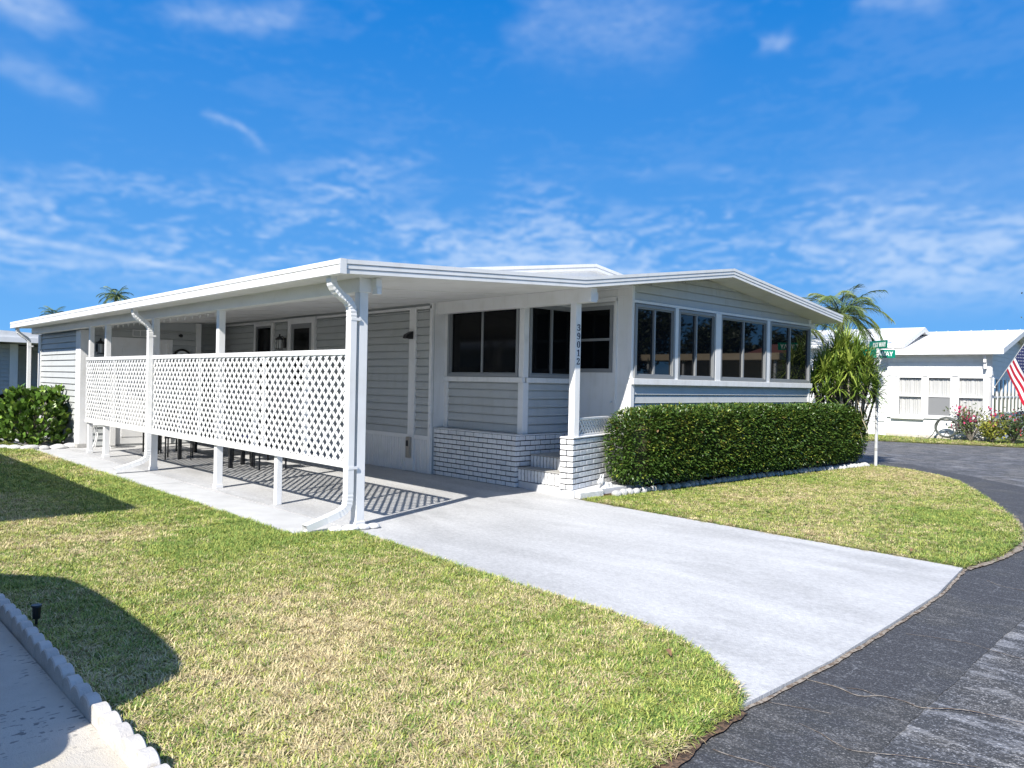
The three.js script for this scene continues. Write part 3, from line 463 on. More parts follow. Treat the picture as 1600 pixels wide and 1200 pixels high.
  for (const [z, foot, lab] of [[-7.17, 1, 'white downspout at the front corner post'], [-13.31, 1, 'white downspout at the middle post'], [-21.72, 0, 'white downspout at the far shed corner']]) {
    const path = [[4.17, 2.66], [4.17, 2.60], [4.19, 2.54], [4.26, 2.47], [4.36, 2.41], [4.41, 2.34], [4.42, 2.22], [4.42, 1.5], [4.42, 0.9], [4.42, 0.42], [4.417, 0.30]];
    if (foot) path.push([4.40, 0.22], [4.32, 0.165], [4.15, 0.11], [3.92, 0.045]); else path.push([4.417, 0.05]);
    const d = part('downspout', sweep(path, 0.036, 0.048, z), M.white, carport, lab);
    for (const y of [2.2, 0.62]) part('strap', box(4.385, 4.50, y, y + 0.03, z - 0.052, z + 0.052), M.white, d);
  }
}
for (const [x, z, s] of [[4.36, -7.02, 0.09], [4.50, -7.0, 0.075], [4.62, -6.99, 0.07], [4.22, -7.06, 0.07]]) {
  const g = new THREE.IcosahedronGeometry(s, 2), p = g.attributes.position, f = 1 / s; for (let i = 0; i < p.count; i++) { const k = 0.8 + 0.4 * fbm(p.getX(i) * f * 1.4 + x * 9, p.getY(i) * f * 1.4 + p.getZ(i) * f * 1.1 + z * 7, 3, 91); p.setXYZ(i, p.getX(i) * k * 1.2, p.getY(i) * k * 0.45, p.getZ(i) * k); } g.computeVertexNormals(); g.translate(x, 0.02, z);
  single('field_stone', uvm(g), M.stone, { 0.09: 'largest pale stone at the foot of the corner post', 0.075: 'pale flat stone directly below the corner post' }[s] ?? (x > 4.5 ? 'small pale stone on the driveway side of the corner post' : 'small pale stone on the lawn side of the corner post'), 'stone', [x, 0.0, z], 'stones at the foot of the corner post');
}

// ------------------------------------------------------------------ shed at the end of the carport
{
  const sh = thing('storage_shed', 'grey sided storage room closing the far end of the carport', 'shed', [5.95, 0, -20.1]);
  const Fs = wallF(-18.3), Ls = wallL(4.7);
  const wf = part('wall', box(4.72, 7.2, 0, 2.52, -18.42, -18.312), M.siding, sh, 'grey shed wall facing the driveway'); siding(Fs, 4.80, 5.27, 0.03, 2.5, wf); siding(Fs, 6.56, 7.10, 0.03, 2.6, wf); siding(Fs, 5.27, 6.56, 2.40, 2.6, wf);
  part('upper_wall', prism([[4.70, 2.5], [7.2, 2.5], [7.2, sofY(7.2) - 0.003], [4.70, sofY(4.7) - 0.003]], -18.42, -18.314), M.siding, wf);
  const ws = part('wall', box(4.712, 4.82, 0, 2.52, -21.8, -18.36), M.siding, sh, 'grey shed side wall facing the lawn'); siding(Ls, -21.72, -18.62, 0.03, 2.50, ws);
  part('corner_board', box(4.66, 4.82, 0.08, 2.51, -18.62, -18.27, 0.008), M.white, sh); part('corner_board', Ls.bx(-21.95, -21.72, 0, 2.51, -0.1, 0.04, 0.006), M.white, sh); part('corner_board', box(7.10, 7.22, 0, 2.8, -18.44, -18.27, 0.006), M.white, sh);
  part('side_wall', box(7.12, 7.2, 0, 2.75, -21.8, -18.43), M.siding, sh); part('back_wall', box(4.712, 7.2, 0, 2.7, -21.9, -21.801), M.siding, sh);
  part('base_block', box(4.62, 4.86, 0.0, 0.085, -18.66, -18.23, 0.01), M.tread, sh);
  const d = part('door', Fs.bx(5.38, 6.45, 0.05, 2.28, -0.02, 0.012), M.white, sh, 'white shed door in a white frame'); part('casing', merge([Fs.bx(5.27, 5.38, 0.02, 2.39, 0, 0.05), Fs.bx(6.45, 6.56, 0.02, 2.39, 0, 0.05), Fs.bx(5.38, 6.45, 2.28, 2.39, 0, 0.049)]), M.white, d); part('panel', Fs.bx(5.5, 6.33, 1.3, 2.16, 0.012, 0.022, 0.004), M.white, d); part('panel', Fs.bx(5.5, 6.33, 0.2, 1.15, 0.012, 0.022, 0.004), M.white, d); part('handle', new THREE.SphereGeometry(0.03, 12, 8).translate(6.37, 1.15, -18.24), M.alu, d);
  const v = part('vent', Fs.bx(5.70, 6.02, 2.42, 2.575, 0.014, 0.03), M.white, sh); for (let i = 0; i < 2; i++) part('louvre', Fs.bx(5.715 + i * 0.155, 5.85 + i * 0.155, 2.44, 2.555, 0.03, 0.034), M.siding, v);
}
// small fittings on the walls
function lantern(x, y, z, dir, label) {                         // dir: direction out of the wall
  const t = thing('wall_lantern', label, 'lantern', [x, y, z], Math.atan2(dir[0], dir[1]), 'black wall lanterns under the carport', true);
  part('back_plate', box(-0.055, 0.055, -0.11, 0.11, 0, 0.018, 0.006), M.black, t); part('arm', tube([[0, 0.08, 0.01], [0, 0.14, 0.07], [0, 0.12, 0.13]], 0.010, 16, 6), M.black, t);
  const c = part('cage', merge([cyl(0, 0.13, -0.15, -0.135, 0.075), cyl(0, 0.13, 0.06, 0.075, 0.085), ...[0, 1, 2, 3].map((i) => cyl(0.06 * Math.cos(i * Math.PI / 2 + 0.8), 0.13 + 0.06 * Math.sin(i * Math.PI / 2 + 0.8), -0.14, 0.065, 0.006, 0.006, 6))]), M.black, t);
  part('roof', merge([uvm(new THREE.ConeGeometry(0.10, 0.08, 12).translate(0, 0.115, 0.13)), uvm(new THREE.SphereGeometry(0.02, 10, 8).translate(0, 0.165, 0.13))]), M.black, t); part('glass', cyl(0, 0.13, -0.13, 0.06, 0.048), M.lampGlass, c);
}
lantern(5.02, 2.16, -18.28, [0, 1], 'black wall lantern on the shed wall by the lawn side'); lantern(7.985, 2.33, -15.62, [-1, 0], 'black wall lantern beside the dark side door');
{
  const t = thing('spotlight', 'small black security light on the white vertical strip', 'light', [7.955, 2.35, -10.95]);
  part('mount', box(7.925, 7.956, 2.29, 2.42, -11.0, -10.90, 0.006), M.black, t); const h = part('hood', prism([[7.93, 2.42], [7.82, 2.36], [7.80, 2.30], [7.85, 2.285], [7.93, 2.30]], -11.0, -10.90), M.black, t); part('lens', box(7.815, 7.85, 2.275, 2.289, -10.985, -10.915), M.lampGlass, h);
  const c = thing('security_camera', 'tiny black camera on the shed wall above the clock', 'camera', [6.72, 2.5, -18.27]); part('bracket', box(6.70, 6.74, 2.48, 2.52, -18.285, -18.22), M.black, c); part('body', uvm(new THREE.SphereGeometry(0.042, 14, 10).translate(6.72, 2.49, -18.19)), M.black, c);
  const f = thing('motion_light', 'black motion light under the carport ceiling by the middle post', 'light', [6.12, 2.66, -18.27]); part('head', merge([uvm(new THREE.ConeGeometry(0.06, 0.12, 12).rotateX(0.6).translate(6.07, 2.62, -18.18)), uvm(new THREE.ConeGeometry(0.06, 0.12, 12).rotateX(0.4).rotateZ(-0.5).translate(6.18, 2.61, -18.18))]), M.black, f); part('mount', cyl(6.12, -18.26, 2.64, 2.7, 0.045), M.black, f);
  const k = thing('wall_clock', 'round dark-rimmed clock on the shed wall', 'clock', [6.78, 1.98, -18.27]); part('rim', new THREE.TorusGeometry(0.19, 0.025, 10, 36).translate(6.78, 1.98, -18.26), M.black, k); const fc = part('face', uvm(new THREE.CylinderGeometry(0.185, 0.185, 0.015, 32).rotateX(Math.PI / 2).translate(6.78, 1.98, -18.27)), M.signWhite, k); part('dial', uvm(new THREE.CylinderGeometry(0.10, 0.10, 0.006, 28).rotateX(Math.PI / 2).translate(6.78, 1.98, -18.259)), M.black, fc);
  const o = thing('outlet_box', 'tan outlet box low on the white vertical strip', 'outlet box', [7.95, 0.35, -10.94]); part('cover', box(7.90, 7.956, 0.24, 0.60, -11.0, -10.9, 0.008), M.tan, o); part('socket_lid', box(7.888, 7.90, 0.44, 0.54, -10.98, -10.92, 0.004), M.black, o);
  const s = thing('string_lights', 'row of small white hanging lights under the carport beam', 'string lights', [4.85, 2.5, -14.2]); part('cord', tube(Array.from({ length: 40 }, (_, i) => [4.80, 2.545 - 0.012 * (i % 2), -11.2 - i * 0.16]), 0.004, 160, 5), M.white, s);
  const bulb = uvm(new THREE.ConeGeometry(0.022, 0.06, 10)); for (let i = 0; i < 20; i++) { const b = shade(new THREE.Mesh(bulb, M.white)); b.name = 'bulb'; b.rotation.x = Math.PI; b.position.set(-0.05, -0.0 + 0.005, -11.3 - i * 0.31 + 14.2); s.add(b); }
}
// patio furniture behind the lattice
function chair(x, z, turn, label, cushion) {
  const t = thing('patio_chair', label, 'chair', [x, 0.002, z], turn, 'patio chairs behind the lattice', true);
  for (const [a, b] of [[-0.22, -0.22], [0.22, -0.22], [-0.22, 0.22], [0.22, 0.22]]) part('leg', box(a - 0.013, a + 0.013, 0, b < 0 ? 0.95 : 0.62, b - 0.013, b + 0.013, 0.004), M.black, t);
  part('seat', box(-0.24, 0.24, 0.40, 0.43, -0.24, 0.24, 0.008), M.black, t); for (const a of [-0.22, 0.22]) part('armrest', box(a - 0.025, a + 0.025, 0.615, 0.64, -0.24, 0.26, 0.008), M.black, t);
  const b = part('backrest', box(-0.22, 0.22, 0.86, 0.94, -0.235, -0.205, 0.008), M.black, t); for (let i = 0; i < 5; i++) part('slat', box(-0.17 + i * 0.085 - 0.01, -0.17 + i * 0.085 + 0.01, 0.46, 0.86, -0.228, -0.212), M.black, b);
  if (cushion) part('cushion', box(-0.235, 0.235, 0.43, 0.49, -0.22, 0.24, 0.025), M.navy, t);
}
chair(5.55, -15.0, 2.7, 'black patio chair with a navy cushion near the middle downspout', true); chair(6.5, -14.0, -1.2, 'black patio chair on the house side of the dark table', true); chair(5.75, -16.6, 0.5, 'black patio chair closest to the shed door', true); chair(6.2, -12.6, 2.9, 'black patio chair nearest the driveway');
{
  const t = thing('patio_table', 'dark patio table standing among the chairs', 'table', [5.9, 0.002, -15.9]); for (const [a, b] of [[-0.38, -0.6], [0.38, -0.6], [-0.38, 0.6], [0.38, 0.6]]) part('leg', box(5.9 + a - 0.03, 5.9 + a + 0.03, 0.002, 0.71, -15.5 + b - 0.03, -15.5 + b + 0.03, 0.005), M.black, t); part('top', box(5.45, 6.35, 0.71, 0.74, -16.2, -14.8, 0.01), M.black, t);
  const s = thing('side_table', 'low dark side table beside the nearest patio chair', 'table', [5.9, 0.002, -13.25]); for (const [a, b] of [[-0.2, -0.2], [0.2, -0.2], [-0.2, 0.2], [0.2, 0.2]]) part('leg', box(5.9 + a - 0.03, 5.9 + a + 0.03, 0.002, 0.45, -13.25 + b - 0.03, -13.25 + b + 0.03), M.black, s); part('top', box(5.66, 6.14, 0.45, 0.48, -13.5, -13.0, 0.01), M.black, s);
  const p = thing('plant_stand', 'white wire plant stand beside the shed corner', 'plant stand', [4.95, 0.002, -17.85]); part('ring', new THREE.TorusGeometry(0.2, 0.012, 8, 28).rotateX(Math.PI / 2).translate(4.95, 0.52, -17.85), M.white, p); for (let i = 0; i < 3; i++) { const a = i * 2.1 + 0.4; part('leg', tube([[4.95 + 0.2 * Math.cos(a), 0.52, -17.85 + 0.2 * Math.sin(a)], [4.95 + 0.1 * Math.cos(a), 0.26, -17.85 + 0.1 * Math.sin(a)], [4.95 + 0.22 * Math.cos(a), 0.01, -17.85 + 0.22 * Math.sin(a)]], 0.012, 18, 6), M.white, p); } part('tray', cyl(4.95, -17.85, 0.505, 0.53, 0.19), M.white, p);
}

// ------------------------------------------------------------------ plants
const up3 = new THREE.Vector3(0, 1, 0), dummy = new THREE.Object3D();
function scatter(name, geo, mat, items, parent) {                // items: {p, q, s, c}
  const o = new THREE.InstancedMesh(geo, mat, items.length); o.name = name; const m4 = new THREE.Matrix4(), v = new THREE.Vector3(), s3 = new THREE.Vector3();
  items.forEach((it, i) => { v.copy(it.p); s3.set(it.s, it.sy ?? it.s, it.s); m4.compose(v, it.q, s3); o.setMatrixAt(i, m4); o.setColorAt(i, it.c); });
  o.castShadow = o.receiveShadow = true; o.userData.kind = 'stuff'; const f = OFF.get(parent); if (f) o.position.set(-f[0], -f[1], -f[2]); parent.add(o); return o;
}
function leafGeo(len, wid, fold = 0.25, curl = 0.15, seg = 3) {  // lies along +y, upper face towards +z
  const P = [], I = []; for (let i = 0; i <= seg; i++) { const t = i / seg, w = wid * 0.5 * Math.pow(Math.sin(Math.PI * clamp(0.06 + t * 0.9)), 0.8), z = -curl * len * t * t; P.push(-w, t * len, z + w * fold, 0, t * len, z, w, t * len, z + w * fold); }
  for (let i = 0; i < seg; i++) { const a = i * 3; I.push(a, a + 1, a + 3, a + 1, a + 4, a + 3, a + 1, a + 2, a + 4, a + 2, a + 5, a + 4); }
  const g = new THREE.BufferGeometry(); g.setAttribute('position', new THREE.Float32BufferAttribute(P, 3)); g.setIndex(I); g.computeVertexNormals(); return g;
}
function ribbon(p0, dir, len, wid, droop, seg, out, side0) {      // a strap leaf: pushes triangles into out
  const d = dir.clone().normalize(), side = (side0 ?? new THREE.Vector3().crossVectors(d, up3)).clone(); if (side.lengthSq() < 1e-4) side.set(1, 0, 0); side.normalize(); const p = p0.clone(); let prev = null;
  for (let i = 0; i <= seg; i++) {
    const t = i / seg, w = wid * (t < 0.12 ? 0.6 + t * 3.3 : Math.pow(1 - (t - 0.12) / 0.88, 0.7)) * 0.5, l = p.clone().addScaledVector(side, -w), r = p.clone().addScaledVector(side, w);
    if (prev) out.push(...prev[0].toArray(), ...prev[1].toArray(), ...l.toArray(), ...prev[1].toArray(), ...r.toArray(), ...l.toArray());
    prev = [l, r]; d.y -= droop / seg; d.normalize(); p.addScaledVector(d, len / seg);
  }
}
function tri(out) { const g = new THREE.BufferGeometry(); g.setAttribute('position', new THREE.Float32BufferAttribute(out, 3)); g.computeVertexNormals(); g.setAttribute('uv', new THREE.Float32BufferAttribute(new Float32Array(out.length / 3 * 2), 2)); return g; }
function inside(pts, x, z) { let c = false; for (let i = 0, j = pts.length - 1; i < pts.length; j = i++) { const [xi, zi] = pts[i], [xj, zj] = pts[j]; if ((zi > z) !== (zj > z) && x < (xj - xi) * (z - zi) / (zj - zi) + xi) c = !c; } return c; }

// lawns: tufts of short coarse blades
{
  const rnd = mulberry(11), V3 = THREE.Vector3;
  const tuft = (seed, n, rad, hmin, hmax) => {
    const r = mulberry(seed), out = [];
    for (let i = 0; i < n; i++) { const a = r() * 6.283, q = Math.sqrt(r()) * rad, lean = 0.25 + r() * 1.3, b = a + (r() - 0.5) * 2.4; ribbon(new V3(Math.cos(a) * q, 0, Math.sin(a) * q), new V3(Math.cos(b) * lean, 1, Math.sin(b) * lean), lerp(hmin, hmax, r()), 0.0042 + r() * 0.003, 0.5 + r() * 1.0, 3, out); }
    return tri(out);
  };
  const tufts = [tuft(1, 16, 0.038, 0.025, 0.052), tuft(2, 16, 0.040, 0.022, 0.046), tuft(3, 14, 0.038, 0.03, 0.06)];
  const sets = tufts.map(() => []), C = (r, g, b) => lin(r, g, b);
  const dry = (x, z) => {                                         // how much of the turf is straw
    let d = 0.36 + 1.25 * (fbm(x * 0.55, z * 0.55, 4, 905) - 0.5) + 0.85 * (fbm(x * 2.3, z * 2.3, 4, 915) - 0.5);
    const spot = (cx, cz, rx, rz, a) => a * Math.exp(-(((x - cx) / rx) ** 2 + ((z - cz) / rz) ** 2));
    d += spot(2.7, -4.1, 1.0, 1.5, 0.34) + spot(2.15, -8.1, 0.5, 0.35, 0.6) + spot(12.0, -5.0, 2.6, 0.9, 0.26) + spot(10, -5.8, 1.6, 0.8, 0.18) - spot(3.2, -7.0, 1.1, 0.9, 0.42) - spot(1.8, -6.0, 0.7, 1.6, 0.15) - spot(10.2, -3.3, 1.5, 0.5, 0.12) - spot(2.2, -2.5, 1.2, 0.35, 0.1);
    if (z < -8.5) d -= 0.10; return clamp(d);
  };
  const fill = (poly, x0, x1, z0, z1, dens, ok, sc = 1) => {
    const n = Math.round((x1 - x0) * (z1 - z0) * dens);
    for (let i = 0; i < n; i++) {
      const x = x0 + rnd() * (x1 - x0), z = z0 + rnd() * (z1 - z0); if (!inside(poly, x, z) || (ok && !ok(x, z))) continue;
      const d = dry(x, z), k = rnd(), straw = k < d * 0.95, j = 0.75 + rnd() * 0.5; let c;
      if (straw) c = rnd() < 0.25 ? C(0.36 * j, 0.28 * j, 0.15 * j) : C(0.60 * j, 0.50 * j, 0.27 * j);
      else if (rnd() < 0.35 + d * 0.4) c = C(0.36 * j, 0.385 * j, 0.085 * j); else c = C(0.165 * j, 0.25 * j, 0.042 * j);
      dummy.rotation.set((rnd() - 0.5) * 0.25, rnd() * 6.283, (rnd() - 0.5) * 0.25); dummy.updateMatrix();
      sets[Math.floor(rnd() * 3)].push({ p: new V3(x, 0.003, z), q: dummy.quaternion.clone(), s: sc * (0.75 + rnd() * 0.5), sy: sc * (straw ? 0.6 + rnd() * 0.5 : 0.7 + rnd() * 0.6), c });
    }
  };
  fill(lawnL, 1.14, 4.4, -4.6, -1.8, 2300); fill(lawnL, 1.14, 4.4, -7.3, -4.6, 1700); fill(lawnL, 1.0, 3.8, -12, -7.3, 1100, (x, z) => x > -z * 0.15); fill(lawnL, 1.5, 5.2, -27, -12, 420, (x, z) => x > -z * 0.16, 1.35);
  fill(lawnR, 7.7, 16.9, -7.0, -2.15, 1000, (x, z) => z > -6.98 + (x - 8.4) * 0.052 - (x > 16.2 ? 2 : 0)); fill(lawnN, 24, 33, -12, -2, 150, (x, z) => x < 29.5 + (z + 8) * 0.3, 1.8);
  // ragged fringe hanging over the slab and road edges
  const root = new THREE.Group(); root.name = 'lawn_grass'; scene.add(root); tag(root, 'short coarse lawn grass, green mixed with straw', 'grass', null, 'stuff');
  sets.forEach((s, i) => scatter('grass_tuft', tufts[i], M.blade, s, root));
}

for (const [x, z, l, r] of [[2.33, -6.18, 'brown fallen leaf on the middle of the left lawn', 0.5], [7.95, -2.75, 'brown fallen leaf at the driveway edge of the right lawn', 1.7], [3.75, -2.62, 'brown fallen leaf near the driveway flare on the left lawn', 2.6]]) { const g = leafGeo(0.06, 0.032, 0.5, 0.5, 4); g.rotateX(-1.35); g.rotateY(r); g.translate(x, 0.055, z); single('fallen_leaf', g, std({ color: lin(0.20, 0.11, 0.055), roughness: 0.8, side: THREE.DoubleSide }), l, 'leaf', [x, 0.045, z], 'fallen leaves on the lawns'); }

// clipped hedge in front of the street windows
{
  const H = thing('hedge', 'long clipped green hedge below the street windows', 'hedge', [12.3, 0, -6.95]), rnd = mulberry(21), A = 3.75, B = 0.60, D = 0.40, n = 7, m = 4.2;
  const th = Math.atan2(-0.26, 7.8), cx = 12.58, cz = -6.96, items = [], leaf = leafGeo(0.046, 0.026, 0.35, 0.2, 2);
  const toW = (x, y, z) => new THREE.Vector3(cx + x * Math.cos(th) + z * Math.sin(th), 0.655 + y, cz - x * Math.sin(th) * 1 * -1 * -1 + z * Math.cos(th));
  const bump = (x, y, z) => 1 + 0.10 * (fbm(x * 1.6 + 7, y * 2.2 + z * 2.5, 3, 33) - 0.5) + 0.07 * (fbm(x * 6, y * 6 + z * 5, 3, 39) - 0.5);
  const surf = (dx, dy, dz) => { const f = Math.pow(Math.abs(dx / A) ** n + Math.pow(Math.abs(dy / B) ** m + Math.abs(dz / D) ** m, n / m), -1 / n); return [dx * f, dy * f, dz * f]; };
  for (let i = 0; i < 64000; i++) {
    let x = (rnd() * 2 - 1) * A, y, z; const k = rnd();
    if (k < 0.50) { z = D; y = (rnd() * 2 - 1) * B; } else if (k < 0.78) { y = B; z = (rnd() * 2 - 1) * D; } else if (k < 0.88) { z = -D; y = rnd() * B; } else { x = rnd() < 0.5 ? -A : A; y = (rnd() * 2 - 1) * B; z = (rnd() * 2 - 1) * D; }
    let [sx, sy, sz] = surf(x, y, z); const under = sy < 0 ? 1 - 0.16 * (sy / B) ** 2 : 1, inset = Math.pow(rnd(), 1.35) * 0.20, bb = bump(sx, sy, sz), stray = rnd() < 0.03 ? rnd() * 0.05 : 0;
    const nx = Math.sign(sx) * Math.abs(sx / A) ** (n - 1) / A * 2, ny = Math.sign(sy) * Math.abs(sy / B) ** (m - 1) / B, nz = Math.sign(sz) * Math.abs(sz / D) ** (m - 1) / D, N = new THREE.Vector3(nx, ny, nz).normalize();
    const q = 1 - inset / 0.62 + stray, p = toW(sx - N.x * inset, sy * bb - N.y * inset + (N.y > 0 ? stray : 0), sz * bb * under - N.z * inset + N.z * stray);
    const dir = N.clone().applyAxisAngle(up3, th).add(new THREE.Vector3((rnd() - 0.5) * 1.8, (rnd() - 0.35) * 1.4, (rnd() - 0.5) * 1.8)).normalize();
    const nz2 = new THREE.Vector3((rnd() - 0.5) * 1.3, 1, (rnd() - 0.5) * 1.3), xa = new THREE.Vector3().crossVectors(dir, nz2).normalize(); nz2.crossVectors(xa, dir); dummy.quaternion.setFromRotationMatrix(new THREE.Matrix4().makeBasis(xa, dir, nz2));
    const t = fbm(p.x * 2.2, p.y * 2.2 + p.z, 3, 55), yel = rnd() < 0.07 + 0.25 * sstep(0.5, 0.75, t) ? 1 : 0, j = 0.7 + rnd() * 0.65;
    const c = yel ? lin(0.17 * j, 0.20 * j, 0.032 * j) : lin(0.054 * j, 0.102 * j, 0.018 * j); if (rnd() < 0.003) c.setRGB(0.20 * j, 0.12 * j, 0.05 * j);
    items.push({ p, q: dummy.quaternion.clone(), s: 0.75 + rnd() * 0.55, c });
  }
  const core = new THREE.SphereGeometry(1, 64, 32), P = core.attributes.position; for (let i = 0; i < P.count; i++) { const s = surf(P.getX(i) * A || 1e-4, P.getY(i) * B || 1e-4, P.getZ(i) * D || 1e-4), w = toW(s[0] * 0.94, s[1] * 0.68 - 0.04, s[2] * 0.45); P.setXYZ(i, w.x, Math.max(w.y, 0.16), w.z); } core.computeVertexNormals();
  part('inner_twigs', uvm(core), std({ color: lin(0.085, 0.085, 0.04), roughness: 1 }), H);
  for (let i = 0; i < 23; i++) { const x = -3.35 + i * 0.3 + rnd() * 0.1, w = toW(x, 0, (rnd() - 0.5) * 0.3); part('stem', tube([[w.x, 0.01, w.z], [w.x + (rnd() - 0.5) * 0.1, 0.2, w.z + (rnd() - 0.5) * 0.08], [w.x + (rnd() - 0.5) * 0.2, 0.5, w.z]], 0.016, 6, 5), M.bark, H); }
  scatter('foliage', leaf, M.leafGloss, items, H);
}
// big-leaved bush at the far left corner of the shed
{
  const B = thing('clusia_bush', 'rounded bush with thick paddle leaves beside the shed', 'bush', [4.12, 0, -19.6]), rnd = mulberry(31), items = [], leaf = leafGeo(0.125, 0.085, 0.18, 0.15, 4), cores = [];
  for (let i = 0; i < 330; i++) {
    const a = rnd() * 6.283, h = Math.pow(rnd(), 0.8), R = Math.sqrt(1 - Math.pow(Math.abs(h * 1.15 - 0.35), 2.2) * 0.9) * (0.72 + rnd() * 0.34), base = new THREE.Vector3(4.12 + Math.cos(a) * R * 0.66, 0.06 + h * 1.16 * (0.86 + 0.2 * rnd()), -19.6 + Math.sin(a) * R * 0.98);
    const out = new THREE.Vector3(Math.cos(a) * 0.8, 0.3 + h * 1.1, Math.sin(a) * 0.8).normalize(); if (i % 5 === 0) cores.push(tube([[4.12 + (rnd() - 0.5) * 0.2, 0, -19.6 + (rnd() - 0.5) * 0.3], [lerp(4.12, base.x, 0.5), base.y * 0.55, lerp(-19.6, base.z, 0.5)], base.toArray()], 0.011, 8, 5));
    for (let k = 0; k < 8; k++) { const b = k / 8 * 6.283 + rnd(), tilt = 0.45 + 0.5 * rnd(), d = out.clone().add(new THREE.Vector3(Math.cos(b), 0.2 * rnd(), Math.sin(b)).multiplyScalar(tilt * 1.2)).normalize(); dummy.quaternion.setFromUnitVectors(up3, d); dummy.rotateY(rnd() * 6.283); const j = 0.75 + rnd() * 0.55, y = rnd() < 0.25; items.push({ p: base.clone().addScaledVector(out, -0.05 * (k % 3)), q: dummy.quaternion.clone(), s: 0.75 + rnd() * 0.5, c: y ? lin(0.17 * j, 0.26 * j, 0.035 * j) : lin(0.075 * j, 0.145 * j, 0.022 * j) }); }
  }
  part('branches', merge(cores), M.bark, B); scatter('foliage', leaf, M.leafGloss, items, B);
}
// strappy plant at the right corner of the home
{
  const B = thing('dracaena_plant', 'spiky plant with strap leaves on pale stems beside the home', 'plant', [16.12, 0, -7.0]), rnd = mulberry(41);
  const mats = [[0.17, 0.25, 0.035], [0.25, 0.31, 0.055], [0.11, 0.18, 0.026]].map((c) => std({ color: lin(...c), roughness: 0.45, side: THREE.DoubleSide }));
  for (let i = 0; i < 40; i++) {
    const a = i * 2.4, R = 0.06 + 0.62 * Math.sqrt(i / 40), hx = 16.12 + Math.cos(a) * R, hz = -7.0 + Math.sin(a) * R, hy = 2.44 - i * 0.023 + (rnd() - 0.5) * 0.22;
    const bx = 16.12 + Math.cos(a) * 0.25, bz = -7.0 + Math.sin(a) * 0.25; part('stem', tube([[bx, 0, bz], [lerp(bx, hx, 0.3) + (rnd() - 0.5) * 0.2, hy * 0.4, lerp(bz, hz, 0.3) + (rnd() - 0.5) * 0.2], [hx, hy, hz]], 0.022, 12, 6), M.bark, B);
    const out = []; for (let k = 0; k < 62; k++) { const b = k * 2.399, el = lerp(1.4, -0.2, k / 62) + (rnd() - 0.5) * 0.3, d = new THREE.Vector3(Math.cos(b) * Math.cos(el), Math.sin(el), Math.sin(b) * Math.cos(el)); ribbon(new THREE.Vector3(hx, hy - 0.0022 * k, hz), d, 0.36 + rnd() * 0.24, 0.030 + rnd() * 0.014, 0.45 + rnd() * 0.7, 5, out); }
    part('leaf_rosette', tri(out), mats[i % 3], B);
  }
  const dead = []; for (let k = 0; k < 90; k++) { const a = rnd() * 6.28, R = 0.15 + rnd() * 0.5, y = 0.9 + rnd() * 0.9; ribbon(new THREE.Vector3(16.12 + Math.cos(a) * R, y, -7.0 + Math.sin(a) * R), new THREE.Vector3(Math.cos(a) * 0.6, -0.5, Math.sin(a) * 0.6), 0.3 + rnd() * 0.25, 0.022, 0.8, 4, dead); }
  part('dry_leaves', tri(dead), std({ color: lin(0.34, 0.29, 0.20), roughness: 0.8, side: THREE.DoubleSide }), B);
}
// feather palms
function palm(x, z, h, label, crown = 1.9, nf = 17, seed = 1) {
  const t = thing('palm_tree', label, 'palm tree', [x, 0, z]), rnd = mulberry(seed), cols = [[0.10, 0.15, 0.035], [0.15, 0.19, 0.045], [0.07, 0.11, 0.028]].map((c) => std({ color: lin(...c), roughness: 0.5, side: THREE.DoubleSide }));
  const tr = [], n = 14; for (let i = 0; i < n; i++) { const y0 = i / n * h, y1 = (i + 1) / n * h - 0.01, r0 = lerp(0.17, 0.09, i / n); tr.push(cyl(x + 0.12 * Math.sin(i / n * 2), z, y0, y1, r0, r0 * 0.93, 12)); } part('trunk', merge(tr), M.bark, t); part('crownshaft', cyl(x + 0.12 * Math.sin(2), z, h, h + 0.35, 0.09, 0.06, 12), cols[1], t);
  const o = new THREE.Vector3(x + 0.11, h + 0.25, z);
  for (let f = 0; f < nf; f++) {
    const az = f * 2.399 + rnd() * 0.4, el = lerp(1.12, -0.15, f / nf) + (rnd() - 0.5) * 0.2, L = crown * (0.85 + rnd() * 0.3), out = [], d = new THREE.Vector3(Math.cos(az) * Math.cos(el), Math.sin(el), Math.sin(az) * Math.cos(el)), p = o.clone(), side = new THREE.Vector3(-Math.sin(az), 0, Math.cos(az)), N = 38;
    let q = p.clone(); for (let k = 0; k < N; k++) {
      const s = k / N; q = p.clone(); p.addScaledVector(d, L / N); d.y -= (0.9 + 0.9 * Math.cos(el)) / N * (0.4 + s * 1.2); d.normalize(); const w = lerp(0.022, 0.006, s), a = q.clone().addScaledVector(side, w), b = q.clone().addScaledVector(side, -w), c = p.clone().addScaledVector(side, w), e = p.clone().addScaledVector(side, -w); out.push(...a.toArray(), ...b.toArray(), ...c.toArray(), ...b.toArray(), ...e.toArray(), ...c.toArray());
      if (k > 3) for (const sg of [-1, 1]) { const ll = crown * 0.40 * Math.pow(Math.sin(Math.PI * clamp(0.12 + s * 0.85)), 0.6), dd = side.clone().multiplyScalar(sg).addScaledVector(d, 0.9).add(new THREE.Vector3((rnd() - 0.5) * 0.35, 0.2 + (rnd() - 0.5) * 0.6, (rnd() - 0.5) * 0.35)); ribbon(p, dd, ll * (0.85 + 0.3 * rnd()), 0.034 * crown / 1.9, 1.1 + rnd() * 0.5, 4, out, d.clone().cross(side).addScaledVector(d, 0.6)); }
    }
    part('frond', tri(out), cols[f % 3], t);
  }
}
palm(25.6, -11.3, 3.75, 'bushy palm rising behind the right roof corner', 1.6, 30, 5);
palm(27.2, -13.6, 3.6, 'palm half hidden behind the right roof slope', 1.5, 24, 8);
